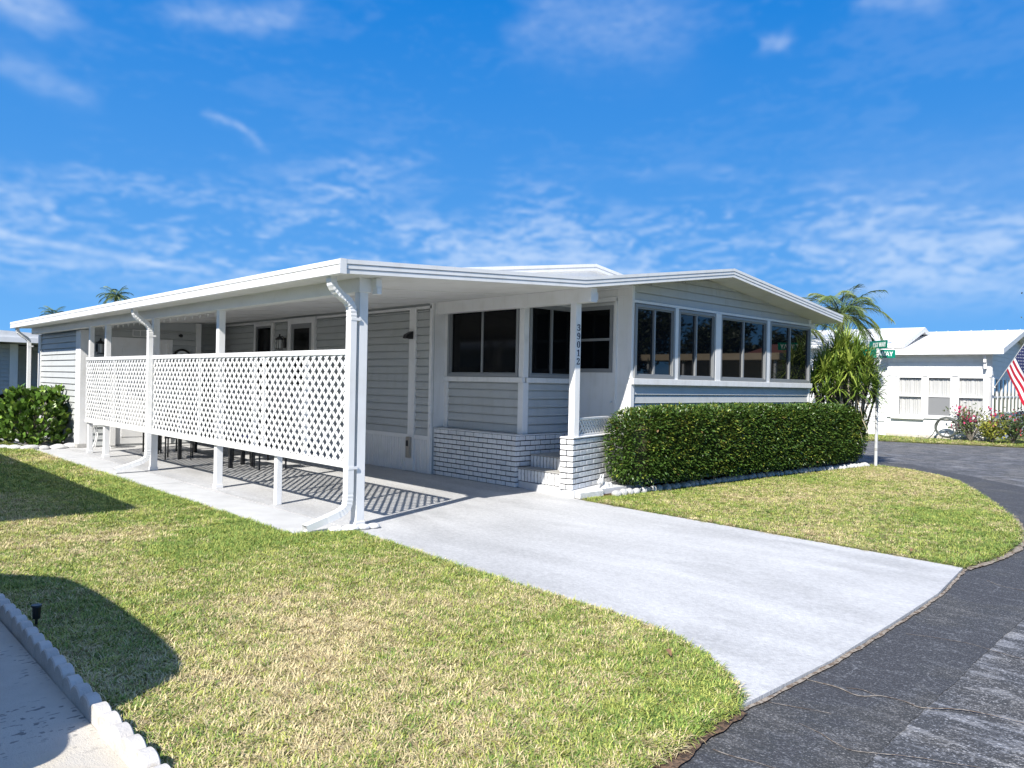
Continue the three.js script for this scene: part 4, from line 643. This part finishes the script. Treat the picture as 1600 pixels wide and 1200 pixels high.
palm(17.6, -60.6, 6.9, 'distant palm above the carport roof, nearer the street', 1.25, 24, 9); palm(15.8, -70, 5.9, 'distant palm at the far left end of the carport roof', 1.15, 24, 14);
// broad-leaved trees
function tree(x, z, h, R, label, count, seed, col = [0.06, 0.09, 0.025], leafLen = 0.11) {
  const t = thing('broadleaf_tree', label, 'tree', [x, 0, z]), rnd = mulberry(seed), limbs = [], items = [], hub = h - R * 0.9;
  part('trunk', merge([tube([[x, 0, z], [x + 0.1, hub * 0.5, z - 0.08], [x, hub, z]], 0.13, 10, 8)]), M.bark, t);
  const tips = []; for (let i = 0; i < 26; i++) { const a = rnd() * 6.283, e = (rnd() - 0.25) * 1.5, r = R * (0.55 + 0.5 * rnd()), p = [x + Math.cos(a) * Math.cos(e) * r, hub + R * 0.2 + Math.sin(e) * r * 0.9, z + Math.sin(a) * Math.cos(e) * r]; limbs.push(tube([[x, hub * 0.9, z], [lerp(x, p[0], 0.5), lerp(hub, p[1], 0.45) + 0.1, lerp(z, p[2], 0.5)], p], 0.026, 8, 5)); tips.push(p); }
  part('limbs', merge(limbs), M.bark, t);
  for (let i = 0; i < count; i++) { const c = tips[Math.floor(rnd() * tips.length)], s = R * 0.34, g = () => (rnd() + rnd() + rnd() - 1.5) * s; dummy.quaternion.setFromUnitVectors(up3, new THREE.Vector3(rnd() - 0.5, rnd() * 0.8 - 0.2, rnd() - 0.5).normalize()); dummy.rotateY(rnd() * 6.28); const j = 0.6 + rnd() * 0.8; items.push({ p: new THREE.Vector3(c[0] + g(), c[1] + g() * 0.8, c[2] + g()), q: dummy.quaternion.clone(), s: 0.7 + rnd() * 0.6, c: lin(col[0] * j, col[1] * j, col[2] * j) }); }
  scatter('crown', leafGeo(leafLen, leafLen * 0.5, 0.3, 0.15, 2), M.leaf, items, t);
}
tree(31.9, -5.75, 5.7, 1.75, 'sparse tree at the right edge of the view', 1700, 51, [0.07, 0.085, 0.035], 0.10);
[[20, 12.5, 'leftmost'], [25.5, 15, 'second'], [31, 17.5, 'third'], [37, 20, 'fourth'], [43.5, 21.5, 'fifth'], [50, 22.5, 'sixth'], [57, 20.5, 'seventh'], [63, 17, 'eighth']].forEach(([x, z, n], i) => tree(x, z, 5.6 + (i * 7 % 4) * 0.4, 2.9, 'dark tree across the street, ' + n + ' of the row mirrored in the windows', 3600, 61 + i * 10, [0.035, 0.05, 0.018], 0.36));

// ------------------------------------------------------------------ garden edging and ornaments
{
  const rnd = mulberry(91), E = thing('stone_edging', 'curving row of small white stones along the front of the hedge', 'edging', [12.3, 0, -6.6]);
  const line = (t) => { const x = lerp(8.62, 16.3, t); return [x, -6.93 + (x - 8.62) * 0.052 - 0.10 * Math.sin(Math.PI * t) + 0.02]; };
  const shapes = Array.from({ length: 6 }, (_, k) => { const g = new THREE.IcosahedronGeometry(1, 2), p = g.attributes.position; for (let i = 0; i < p.count; i++) { const s = 0.78 + 0.45 * fbm(p.getX(i) * 1.3 + k * 5, p.getY(i) * 1.3 + p.getZ(i) * 1.1 + k * 3, 3, 95); p.setXYZ(i, p.getX(i) * s, p.getY(i) * s, p.getZ(i) * s); } const q = mergeVertices(g.deleteAttribute('uv') && g.deleteAttribute('normal') ? g : g, 1e-4); q.computeVertexNormals(); return uvm(q); });
  for (let t = 0, i = 0; t < 1; i++) { const [x, z] = line(t), w = 0.055 + rnd() * 0.03, o = shade(new THREE.Mesh(shapes[i % 6], M.stone)); o.name = 'stone'; o.scale.set(w * 1.15, 0.05 + rnd() * 0.02, w * 0.8); o.rotation.y = rnd() * 6; o.position.set(x - 12.3, 0.035, z + 6.6 + (rnd() - 0.5) * 0.03); E.add(o); t += (w * 2.05) / 7.7; }
  // stones round the bush
  const C = thing('bush_stones', 'ring of low white stones round the paddle-leaf bush', 'stones', [3.9, 0, -19.4]);
  for (let i = 0; i < 15; i++) { const a = 0.6 + i * 0.27, o = shade(new THREE.Mesh(shapes[i % 6], M.stone)), s = 0.09 + rnd() * 0.06; o.name = 'stone'; o.scale.set(s * 1.4, s * 0.5, s); o.rotation.y = rnd() * 6; o.position.set(4.15 + 0.95 * Math.cos(a) - 3.9, 0.02, -19.6 + 1.25 * Math.sin(a) + 19.4); C.add(o); }
  // scalloped white edging pieces at the foot of the brick wall
  const scal = (len, n, h, d) => { const s = new THREE.Shape(), w = len / n; s.moveTo(0, 0); s.lineTo(len, 0); s.lineTo(len, h - w * 0.30); for (let i = n - 1; i >= 0; i--) { const c = (i + 0.5) * w; s.absellipse(c, h - w * 0.30, w / 2, w * 0.34, 0, Math.PI, false); } s.lineTo(0, 0); const g = new THREE.ExtrudeGeometry(s, { depth: d, bevelEnabled: true, bevelSize: 0.006, bevelThickness: 0.006, bevelSegments: 1, curveSegments: 8 }); g.translate(0, 0, -d / 2); return uvm(g); };
  const white = scal(0.40, 4, 0.095, 0.04), ends = [[[8.0, -7.10], -0.10, 'white scalloped border piece at the driveway end of the hedge bed'], [[8.41, -7.06], -0.06, 'white scalloped border piece next to the first hedge stones']];
  for (const [[x, z], r, l] of ends) { const o = shade(new THREE.Mesh(white, M.stone)); o.name = numbered('scalloped_border'); o.position.set(x, 0.0, z); o.rotation.y = r + 0.2; scene.add(o); tag(o, l, 'border', 'white scalloped border by the brick wall'); }
  const o2 = shade(new THREE.Mesh(uvm(box(0, 0.5, 0, 0.09, -0.05, 0.05, 0.015)), M.stone)); o2.name = numbered('kerb_block'); o2.position.set(7.96, 0, -7.07); o2.rotation.y = -0.02; scene.add(o2); tag(o2, 'white kerb block at the corner of the entry pad', 'kerb block');
  // grey-tan scalloped edging along the neighbour's pad
  const block = scal(0.60, 4, 0.115, 0.05), ord = ['nearest the bottom edge of the photo', 'second from the bottom edge of the photo', 'third from the bottom edge of the photo', 'fourth from the bottom edge, half in shade', 'fifth from the bottom edge, in shade', 'sixth from the bottom edge, beside the path light', 'seventh from the bottom edge, in shade', 'eighth from the bottom edge, farthest off'];
  for (let i = 0; i < 8; i++) { const o = shade(new THREE.Mesh(block, M.edging)); o.name = numbered('edging_block'); o.rotation.y = Math.PI / 2 + (rnd() - 0.5) * 0.03; o.position.set(1.085 + (rnd() - 0.5) * 0.012, -0.045 + rnd() * 0.02, -2.52 - i * 0.605); o.rotation.z = (rnd() - 0.5) * 0.02; scene.add(o); tag(o, 'scalloped concrete edging block ' + ord[i], 'edging block', 'scalloped edging along the left pad'); }
  const L = thing('path_light', 'small black path light in the shaded grass by the edging', 'light', [1.19, 0, -5.52]); part('stake', cyl(1.19, -5.52, -0.02, 0.06, 0.008), M.black, L); part('housing', cyl(1.19, -5.52, 0.05, 0.125, 0.022, 0.025), M.black, L); part('cap', cyl(1.19, -5.52, 0.125, 0.135, 0.033, 0.030), M.black, L);
  // small white ornament in the bed corner
  const G = thing('garden_ornament', 'small white animal ornament at the foot of the brick wall', 'ornament', [8.62, 0.02, -7.16]);
  const ell = (x, y, z, a, b, c, rz = 0) => { const g = new THREE.SphereGeometry(1, 20, 14); g.scale(a, b, c); g.rotateZ(rz); g.translate(x, y, z); return uvm(g); };
  part('body', merge([ell(8.66, 0.10, -7.16, 0.10, 0.075, 0.06, 0.2), ell(8.60, 0.075, -7.12, 0.045, 0.06, 0.03), ell(8.73, 0.07, -7.13, 0.05, 0.065, 0.04)]), M.stone, G); part('head', merge([ell(8.55, 0.19, -7.15, 0.05, 0.048, 0.042), ell(8.50, 0.178, -7.145, 0.028, 0.024, 0.026)]), M.stone, G); for (const dz of [-0.022, 0.022]) part('ear', ell(8.57, 0.25, -7.15 + dz, 0.014, 0.045, 0.010, -0.3), M.stone, G); part('tail', ell(8.77, 0.13, -7.16, 0.03, 0.03, 0.03), M.stone, G);
}
// lattice rail on the planter wall
{
  const T = 15.2 * Math.PI / 180, r = thing('lattice_rail', 'low white lattice rail on top of the brick wall beside the porch post', 'lattice rail', [8.2, 0.835, -7.29], T, undefined, true);
  part('top_rail', box(0.02, 1.1, 0.225, 0.262, -0.02, 0.02, 0.006), M.white, r); part('bottom_rail', box(0.02, 1.1, 0.0, 0.03, -0.015, 0.015, 0.004), M.white, r);
  for (const d of [1, -1]) for (let i = 0; i < 11; i++) { const g = uvm(new THREE.BoxGeometry(0.026, 0.285, 0.006)); g.rotateZ(d * Math.PI / 4); g.translate(0.12 + i * 0.09, 0.125, d * 0.004); part('lattice_slat', g, M.white, r); }
}
// ------------------------------------------------------------------ street sign
{
  const S = thing('street_sign', 'green street-name sign on a pale pole by the hedge', 'street sign', [16.4, 0, -6.42]), f = await new FontLoader().loadAsync('fonts/droid/droid_sans_bold.typeface.json');
  const pole = [16.4, -6.42]; part('pole', cyl(...pole, -0.05, 2.3, 0.032, 0.030, 14), M.galv, S, 'pale weathered pole with dark scuffs'); for (const [y, h] of [[0.32, 0.035], [0.36, 0.02], [1.22, 0.03], [1.30, 0.015]]) part('scuff_band', cyl(...pole, y, y + h, 0.0335, 0.0335, 14), M.tread, S); part('bracket', cyl(...pole, 2.28, 2.42, 0.042, 0.036, 14), M.galv, S);
  const blade = (word, y, turn, back) => { const b = part('blade', box(-0.36, 0.36, y, y + 0.165, -0.004, 0.004), M.signGreen, S); b.position.set(0, 0, 0); b.rotation.y = turn; const g = new TextGeometry(word, { font: f, size: 0.092, depth: 0.003, curveSegments: 5 }); g.computeBoundingBox(); g.translate(0.31 - g.boundingBox.max.x, y + 0.036, 0.004); part('lettering', g, M.signWhite, b); };
  blade('WAY', 2.235, -0.72, 0); blade('EST WAY', 2.415, -2.29, 0);
}
// ------------------------------------------------------------------ white house across the side road
{
  const N = thing('white_cottage', 'bright white cottage with curtained windows across the side road', 'house', [27.45, 0, -10.21], -84 * Math.PI / 180, undefined, true);
  const F = wallF(0), glass = phys({ color: 0xffffff, transmission: 1, thickness: 0, roughness: 0.02, ior: 1.45 }), curtainM = std({ color: lin(0.50, 0.50, 0.485), roughness: 0.9, side: THREE.DoubleSide }), screenM = std({ color: lin(0.20, 0.205, 0.21), roughness: 0.8 });
  const w = part('wall', merge([box(-0.2, 2.85, 0.0, 0.72, -0.10, -0.012), box(-0.2, 2.85, 2.05, 2.95, -0.10, -0.012), box(-0.2, 0.14, 0.72, 2.05, -0.10, 0.0), box(0.90, 1.03, 0.72, 2.05, -0.10, 0.0), box(1.75, 1.92, 0.72, 2.05, -0.10, 0.0), box(2.67, 2.85, 0.72, 2.05, -0.10, 0.0)]), M.sidingWhite, N, 'sunlit white front wall');
  siding(F, -0.18, 2.83, 2.36, 2.94, w, [M.sidingWhite], 0.16); part('head_board', F.bx(-0.2, 2.86, 2.06, 2.35, -0.01, 0.03), M.white, w); part('sill_board', F.bx(-0.2, 2.86, 0.66, 0.73, -0.01, 0.05), M.white, w); part('foundation', box(-0.22, 2.86, -0.02, 0.12, -0.1, 0.02), M.oldConc, w);
  part('room_back', box(-0.15, 2.8, 0.1, 2.6, -0.9, -0.85), M.soffit, N);
  const curtain = (a, b, y0, y1, z, seed) => { const n = 48, P = [], I = []; for (let i = 0; i <= n; i++) for (let j = 0; j <= 1; j++) P.push(lerp(a, b, i / n), j ? y1 : y0, z + 0.018 * Math.sin(i * 1.05 + seed + Math.sin(i * 0.37) * 2) * (j ? 0.6 : 1.2)); for (let i = 0; i < n; i++) I.push(i * 2, i * 2 + 2, i * 2 + 1, i * 2 + 2, i * 2 + 3, i * 2 + 1); const g = new THREE.BufferGeometry(); g.setAttribute('position', new THREE.Float32BufferAttribute(P, 3)); g.setIndex(I); g.computeVertexNormals(); g.setAttribute('uv', new THREE.Float32BufferAttribute(new Float32Array(P.length / 3 * 2), 2)); return g; };
  [[0.14, 0.90], [1.03, 1.75], [1.92, 2.67]].forEach(([a, b], i) => {
    const f = part('window', merge([F.bx(a, b, 2.0, 2.05, -0.05, 0.035), F.bx(a, b, 0.72, 0.77, -0.05, 0.035), F.bx(a, a + 0.04, 0.77, 2.0, -0.05, 0.034), F.bx(b - 0.04, b, 0.77, 2.0, -0.05, 0.034), F.bx(a + 0.04, b - 0.04, 1.37, 1.41, -0.04, 0.03)]), M.white, N, ['left curtained window', 'middle window with a grey lower screen', 'right curtained window'][i]);
    part('pane', F.bx(a + 0.04, b - 0.04, 1.41, 2.0, -0.012, -0.008), glass, f); part('pane', F.bx(a + 0.04, b - 0.04, 0.77, 1.37, -0.032, -0.028), glass, f);
    part('curtain', curtain(a + 0.02, b - 0.02, 1.36, 1.97, -0.07, i * 3), curtainM, f); if (i !== 1) part('curtain', curtain(a + 0.05, b - 0.05, 0.74, 1.36, -0.075, i * 5 + 1), curtainM, f); else part('insect_screen', F.bx(a + 0.04, b - 0.04, 0.77, 1.37, -0.004, 0.004), screenM, f);
  });
  part('window_ledge', F.bx(-0.05, 0.95, 0.62, 0.665, 0, 0.10, 0.005), M.white, N);
  // gable end in shade
  const e = part('wall', prism([[0, 0], [0, 2.75], [-4.2, 3.55], [-8.4, 2.75], [-8.4, 0]].map(([z, y]) => [-z, y]), -0.06, 0).rotateY(Math.PI / 2).translate(2.85, 0, 0), M.sidingWhite, N, 'shaded gable end of the cottage');
  for (let y = 2.1; y < 3.45; y += 0.16) { const h = 4.2 * (3.55 - y) / 0.8, z0 = y < 2.75 ? 0.02 : 4.2 - h, z1 = y < 2.75 ? 8.35 : 4.2 + h; part('siding_plank', box(2.85, 2.866, y, y + 0.152, -z1, -z0), M.sidingWhite, e); }
  for (let i = 0; i < 10; i++) { const a = -0.22 - i * 0.8, f = part('window', merge([box(2.852, 2.885, 0.85, 2.03, a - 0.05, a), box(2.852, 2.885, 0.85, 2.03, a - 0.70, a - 0.65), box(2.852, 2.884, 0.85, 0.9, a - 0.65, a - 0.05), box(2.852, 2.884, 1.98, 2.03, a - 0.65, a - 0.05), box(2.852, 2.884, 1.39, 1.44, a - 0.65, a - 0.05)]), M.white, N); part('pane', box(2.853, 2.86, 0.9, 1.98, a - 0.65, a - 0.05), M.glass, f); }
  const rf = part('roof', prism([[0.42, 2.92], [-4.2, 3.80], [-8.8, 2.92], [-8.8, 2.78], [-4.2, 3.66], [0.42, 2.78]].map(([z, y]) => [-z, y]), -0.36, 3.2).rotateY(Math.PI / 2), M.white, N, 'white metal cottage roof'); part('fascia', box(-0.38, 3.21, 2.75, 2.925, 0.42, 0.445), M.white, rf); for (let i = 0; i < 9; i++) { const x = 0.0 + i * 0.38, g = prism([[0.42, 2.925], [-4.15, 3.796], [-4.15, 3.818], [0.42, 2.947]].map(([z, y]) => [-z, y]), x, x + 0.03).rotateY(Math.PI / 2); part('roof_seam', g, M.white, rf); }
  part('rake_board', prism([[0.42, 2.925], [-4.2, 3.805], [-4.2, 3.64], [0.42, 2.76]].map(([z, y]) => [-z, y]), 3.2, 3.225).rotateY(Math.PI / 2), M.white, rf);
  const w2 = part('wall', box(-6.5, -0.2, 0, 3.0, -5.2, -0.2), M.sidingWhite, N, 'white sided wing left of the windows'); siding(wallF(-0.188), -6.5, -0.24, 0.5, 2.98, w2, [M.sidingWhite], 0.155); part('corner_board', box(-0.3, -0.19, 0, 2.95, -0.3, -0.13), M.white, w2);
  const sw = part('window', F.bx(-2.0, -1.15, 1.1, 2.1, -0.19, -0.13), M.white, N); part('pane', F.bx(-1.94, -1.21, 1.16, 2.04, -0.13, -0.122), M.glass, sw); const sw2 = part('window', F.bx(-0.72, -0.50, 1.25, 2.05, -0.19, -0.13), M.white, N); part('pane', F.bx(-0.69, -0.53, 1.29, 2.01, -0.13, -0.122), M.glass, sw2);
  const r2 = part('roof', prism([[0.15, 3.13], [-2.6, 3.86], [-5.6, 3.13], [-5.6, 2.98], [-2.6, 3.7], [0.15, 2.98]].map(([z, y]) => [-z, y]), -7, 0.35).rotateY(Math.PI / 2), M.white, N, 'higher white roof over the left wing'); part('gutter', box(-7, 0.36, 3.0, 3.10, 0.15, 0.23, 0.01), M.white, r2);
  part('downspout', merge([box(2.66, 2.74, 2.5, 2.76, 0.20, 0.28), box(2.66, 2.74, 2.3, 2.52, 0.10, 0.22), box(2.70, 2.78, 0.1, 2.34, 0.02, 0.09)]), M.white, N);
  N.updateMatrixWorld(true);
  const P = (x, y, z) => new THREE.Vector3(x, y, z).applyMatrix4(N.matrixWorld);
  // flag
  const a = P(2.95, 1.72, 0.12), b = P(3.95, 3.2, 1.15), dir = b.clone().sub(a), len = dir.length(); dir.normalize();
  const fl = thing('flag_pole', 'slanted white wall-mounted flag pole on the cottage corner', 'flag pole', a.toArray()); part('staff', tube([a.toArray(), a.clone().lerp(b, 0.5).toArray(), b.toArray()], 0.014, 6, 8), M.white, fl); part('finial', new THREE.SphereGeometry(0.03, 10, 8).translate(...b.toArray()), M.tan, fl); part('bracket', new THREE.SphereGeometry(0.04, 10, 8).translate(...a.toArray()), M.galv, fl);
  const cv = document.createElement('canvas'); cv.width = 494; cv.height = 260; const cx = cv.getContext('2d'); for (let i = 0; i < 13; i++) { cx.fillStyle = i % 2 ? '#f2f1ee' : '#b5152e'; cx.fillRect(0, i * 20, 494, 20); } cx.fillStyle = '#27305f'; cx.fillRect(0, 0, 198, 140); cx.fillStyle = '#f2f1ee'; for (let r = 0; r < 9; r++) for (let c = 0; c < (r % 2 ? 5 : 6); c++) { cx.beginPath(); for (let k = 0; k < 10; k++) { const q = -Math.PI / 2 + k * Math.PI / 5, R = k % 2 ? 2.6 : 6.5; cx.lineTo(16.5 + (r % 2 ? 16.5 : 0) + c * 33 + R * Math.cos(q), 14 + r * 14 + R * Math.sin(q)); } cx.fill(); }
  const ft = new THREE.CanvasTexture(cv); ft.colorSpace = THREE.SRGBColorSpace;
  const h0 = a.clone().addScaledVector(dir, len * 0.36), hoist = len * 0.55, nrm = new THREE.Vector3().crossVectors(dir, up3).normalize(), fly = new THREE.Vector3().crossVectors(nrm, dir).normalize(); if (fly.y > 0) fly.negate(); fly.add(new THREE.Vector3(0, -0.25, 0)).normalize();
  const g = new THREE.PlaneGeometry(1, 1, 40, 20), pp = g.attributes.position; for (let i = 0; i < pp.count; i++) { const s = pp.getX(i) + 0.5, t = pp.getY(i) + 0.5, q = h0.clone().addScaledVector(dir, t * hoist * (1 - 0.12 * s)).addScaledVector(fly, s * hoist * 1.55).addScaledVector(nrm, 0.07 * s * Math.sin(t * 9 + s * 4) + 0.04 * s * Math.sin(s * 11)); pp.setXYZ(i, q.x, q.y, q.z); } g.computeVertexNormals();
  single('flag', g, phys({ map: ft, roughness: 0.85, side: THREE.DoubleSide }), 'striped flag with star canton hanging from the slanted pole', 'flag', h0.toArray());
  // hose on its stand, shrubs
  const hb = P(1.72, 0, 0.45), hc = P(1.72, 0.42, 0.45), H = thing('garden_hose', 'coiled grey-green hose on a small stand at the cottage wall', 'hose', hb.toArray()), rn = mulberry(66), pts = []; for (let i = 0; i < 90; i++) { const t = i / 15 * 6.283, r = 0.31 + 0.018 * Math.sin(i * 0.7) + (rn() - 0.5) * 0.02, q = P(1.72 + r * Math.cos(t), 0.42 + r * Math.sin(t), 0.45 + i * 0.0012); pts.push(q.toArray()); } part('coil', tube(pts, 0.016, 420, 6), M.rubber, H);
  const tail = [P(1.42, 0.4, 0.46), P(1.34, 0.2, 0.5), P(1.2, 0.03, 0.55), P(0.95, 0.02, 0.6)].map((q) => q.toArray()); part('loose_end', tube(tail, 0.015, 30, 6), M.rubber, H); for (const d of [-0.16, 0.16]) part('stand_leg', tube([P(1.72, 0.3, 0.44).toArray(), P(1.72 + d * 0.5, 0.15, 0.46).toArray(), P(1.72 + d, 0, 0.5).toArray()], 0.012, 8, 6), M.black, H);
  const shrub = (name, label, cat, s0, z0, R, h, seed, leaves, bracts, lc, bc) => {
    const b0 = P(s0, 0, z0), S = thing(name, label, cat, b0.toArray()), r = mulberry(seed), br = [], it = [], fl = [];
    for (let i = 0; i < 46; i++) { const a = r() * 6.283, q = R * (0.3 + 0.8 * r()), tip = b0.clone().add(new THREE.Vector3(Math.cos(a) * q, h * (0.35 + 0.65 * r()), Math.sin(a) * q)); br.push(tube([b0.toArray(), b0.clone().lerp(tip, 0.5).add(new THREE.Vector3(0, h * 0.22, 0)).toArray(), tip.toArray()], 0.008, 8, 4));
      for (let k = 0; k < leaves / 46; k++) { const p = b0.clone().lerp(tip, 0.4 + r() * 0.65).add(new THREE.Vector3((r() - 0.5) * 0.24, (r() - 0.5) * 0.24 + 0.06, (r() - 0.5) * 0.24)); p.y = Math.max(p.y, 0.04); dummy.quaternion.setFromUnitVectors(up3, new THREE.Vector3(r() - 0.5, r() - 0.2, r() - 0.5).normalize()); dummy.rotateY(r() * 6); const j = 0.65 + r() * 0.7; it.push({ p, q: dummy.quaternion.clone(), s: 0.7 + r() * 0.6, c: r() < 0.3 ? lin(lc[0] * 1.9 * j, lc[1] * 1.6 * j, lc[2] * j) : lin(lc[0] * j, lc[1] * j, lc[2] * j) }); }
      if (i % 3 === 0) for (let k = 0; k < bracts / 15; k++) { const p = tip.clone().add(new THREE.Vector3((r() - 0.5) * 0.22, (r() - 0.5) * 0.18, (r() - 0.5) * 0.22)); dummy.quaternion.setFromUnitVectors(up3, new THREE.Vector3(r() - 0.5, r(), r() - 0.5).normalize()); dummy.rotateY(r() * 6); const j = 0.7 + r() * 0.6; fl.push({ p, q: dummy.quaternion.clone(), s: 0.8 + r() * 0.5, c: lin(bc[0] * j, bc[1] * j, bc[2] * j) }); } }
    part('branches', merge(br), M.bark, S); const lg = leafGeo(0.075, 0.045, 0.3, 0.15, 2); scatter('foliage', lg, M.leaf, it, S); if (fl.length) scatter('flowers', lg, M.leaf, fl, S);
  };
  shrub('bougainvillea', 'arching bougainvillea with magenta bracts over the coiled hose', 'shrub', 2.35, 0.35, 0.62, 1.05, 3, 560, 130, [0.06, 0.09, 0.03], [0.42, 0.02, 0.10]);
  shrub('bougainvillea', 'bougainvillea with dull red bracts right of the cottage corner', 'shrub', 3.55, 0.55, 0.55, 0.95, 7, 900, 90, [0.05, 0.085, 0.025], [0.33, 0.03, 0.05]);
  shrub('croton_shrub', 'yellow-green shrub under the flag', 'shrub', 3.0, 0.7, 0.38, 0.72, 12, 1100, 0, [0.17, 0.19, 0.03], [0, 0, 0]);
  const bin = P(4.3, 0, 0.2); single('storage_bin', box(bin.x - 0.4, bin.x + 0.4, 0, 0.55, bin.z - 0.3, bin.z + 0.3, 0.03), M.black, 'black storage bin behind the shrubs at the right edge', 'bin', [bin.x, 0, bin.z]);
}
// ------------------------------------------------------------------ grey house beyond the far end of the lawn
{
  const N = thing('grey_cottage', 'grey sided cottage in shade beyond the far left lawn', 'house', [2, 0, -30]);
  const w = part('wall', box(-7, 5.75, 0, 2.5, -34, -30), M.siding, N); siding(wallF(-29.988), -7, 5.7, 0.1, 2.48, w); part('corner_board', box(5.55, 5.78, 0, 2.5, -30.1, -29.95), M.white, w);
  const w2 = part('wall', box(5.8, 9, 0, 2.5, -34, -31.8), M.siding, N, 'set-back dark wall of the grey cottage'); siding(wallF(-31.788), 5.8, 9, 0.1, 2.48, w2);
  const rf = part('roof', prism([[-7.5, 2.55], [9.5, 2.55], [9.5, 2.70], [1, 3.1], [-7.5, 2.70]], -35, -29.1), M.white, N); part('fascia', box(-7.5, 9.5, 2.54, 2.705, -29.098, -29.07), M.white, rf);
  part('window', wallF(-29.98).bx(0.5, 2.2, 1.0, 2.1, 0, 0.05), M.alu, N); part('base_strip', box(-7, 5.75, 0, 0.1, -29.995, -29.9), M.tread, N);
  const c = thing('wicker_chair', 'dark round-backed chair on the lawn behind the bush', 'chair', [4.55, 0, -25.2], -0.5, undefined, true); part('seat', box(-0.3, 0.3, 0.3, 0.42, -0.3, 0.3, 0.05), M.black, c); const bk = new THREE.SphereGeometry(0.42, 24, 12, 0, Math.PI, 0.15, 1.5); bk.scale(1, 1.5, 0.8); bk.rotateY(Math.PI); bk.translate(0, 0.35, -0.1); const bm = M.black.clone(); bm.side = THREE.DoubleSide; part('backrest', bk, bm, c); for (const [a, b] of [[-0.25, -0.25], [0.25, -0.25], [-0.25, 0.25], [0.25, 0.25]]) part('leg', box(a - 0.02, a + 0.02, 0, 0.31, b - 0.02, b + 0.02), M.black, c);
}
// ------------------------------------------------------------------ outside the frame: what shades the lawn and what the windows mirror
{
  const N = thing('neighbour_home', 'white sided home left of the lawn, its eave shading the grass', 'mobile home', [-3.4, 0, -16]);
  part('wall', box(-7, -0.55, 0, 2.62, -26, -9.1), M.siding, N); part('roof', prism([[-7.4, 2.64], [0.05, 2.64], [0.05, 2.80], [-3.6, 3.3], [-7.4, 2.80]], -26.4, -8.47), M.white, N); const f = part('window', wallF(-9.1).bx(-4.6, -2.2, 1.1, 2.3, 0, 0.05), M.alu, N); part('pane', wallF(-9.1).bx(-4.5, -2.3, 1.18, 2.22, 0.05, 0.055), M.glass, f);
  // parked car on the pad
  const C = thing('parked_car', 'dark grey parked car on the concrete pad left of the lawn', 'car', [-1.1, 0, -5.7]), paint = phys({ color: lin(0.10, 0.105, 0.11), roughness: 0.3, clearcoat: 1, clearcoatRoughness: 0.05 });
  const ex = (pts, x0, x1, m, name, bev = 0.05) => { const s = new THREE.Shape(); s.moveTo(...pts[0]); s.splineThru(pts.slice(1).map((p) => new THREE.Vector2(...p))); const g = new THREE.ExtrudeGeometry(s, { depth: x1 - x0 - 2 * bev, bevelEnabled: true, bevelSize: bev, bevelThickness: bev, bevelSegments: 3, curveSegments: 40 }); g.rotateY(Math.PI / 2); g.translate(x0 + bev, 0, 0); return part(name, uvm(g), m, C); };
  ex([[3.3, 0.35], [3.28, 0.75], [3.35, 1.0], [4.5, 1.02], [6.4, 1.03], [7.2, 0.95], [7.85, 0.8], [7.98, 0.5], [7.9, 0.3], [5.7, 0.26], [3.4, 0.28]], -2.05, -0.18, paint, 'body'); ex([[3.42, 1.0], [3.46, 1.45], [3.66, 1.69], [4.7, 1.74], [5.6, 1.71], [6.1, 1.58], [6.75, 1.03], [5.2, 1.0]], -1.98, -0.24, paint, 'cabin', 0.09);
  const gl = part('side_glass', prism([[3.95, 1.06], [4.1, 1.5], [5.65, 1.52], [6.45, 1.06]], -0.296, -0.284).rotateY(Math.PI / 2), M.glass, C);
  gl.geometry.computeBoundingBox(); gl.geometry.translate(-0.236 - gl.geometry.boundingBox.max.x, 0, 0);
  for (const [x, z] of [[-0.35, -4.3], [-0.35, -7.05], [-1.92, -4.3], [-1.92, -7.05]]) { const w = part('wheel', uvm(new THREE.CylinderGeometry(0.34, 0.34, 0.22, 28).rotateZ(Math.PI / 2).translate(x, 0.335, z)), M.rubber, C); part('rim', uvm(new THREE.CylinderGeometry(0.2, 0.2, 0.235, 20).rotateZ(Math.PI / 2).translate(x, 0.335, z)), M.galv, w); }
  // beige house across the street, mirrored in the street windows
  const beige = std({ color: 0xffffff, map: grime([0.50, 0.40, 0.27], 0.4, 87), roughness: 0.7 }), B = thing('beige_house', 'beige house with open carport across the street', 'house', [48, 0, 12]);
  const bw = part('wall', box(45, 53, 0, 3.2, 8.2, 17), beige, B); for (let y = 0.1; y < 3.1; y += 0.2) part('siding_plank', box(44.98, 45.01, y, y + 0.185, 8.2, 11.4), beige, bw);
  part('roof', box(42.5, 53.6, 3.22, 3.62, 7.6, 17.6), beige, B); for (const z of [8, 11.6, 14.4, 17.2]) part('post', box(42.75, 42.87, 0, 3.22, z - 0.06, z + 0.06), M.white, B); part('upper_roof', prism([[45, 3.62], [53.2, 3.62], [49.1, 4.5]], 8.2, 11.6), std({ color: lin(0.20, 0.07, 0.05), roughness: 0.9 }), B); const fw = part('fence', box(44.0, 44.06, 0, 1.9, 11.6, 17), beige, B); for (let i = 0; i < 34; i++) part('fence_board', box(43.975, 44.0, 0.02, 1.92, 11.62 + i * 0.158, 11.765 + i * 0.158), beige, fw);
}
renderer.render(scene, camera);
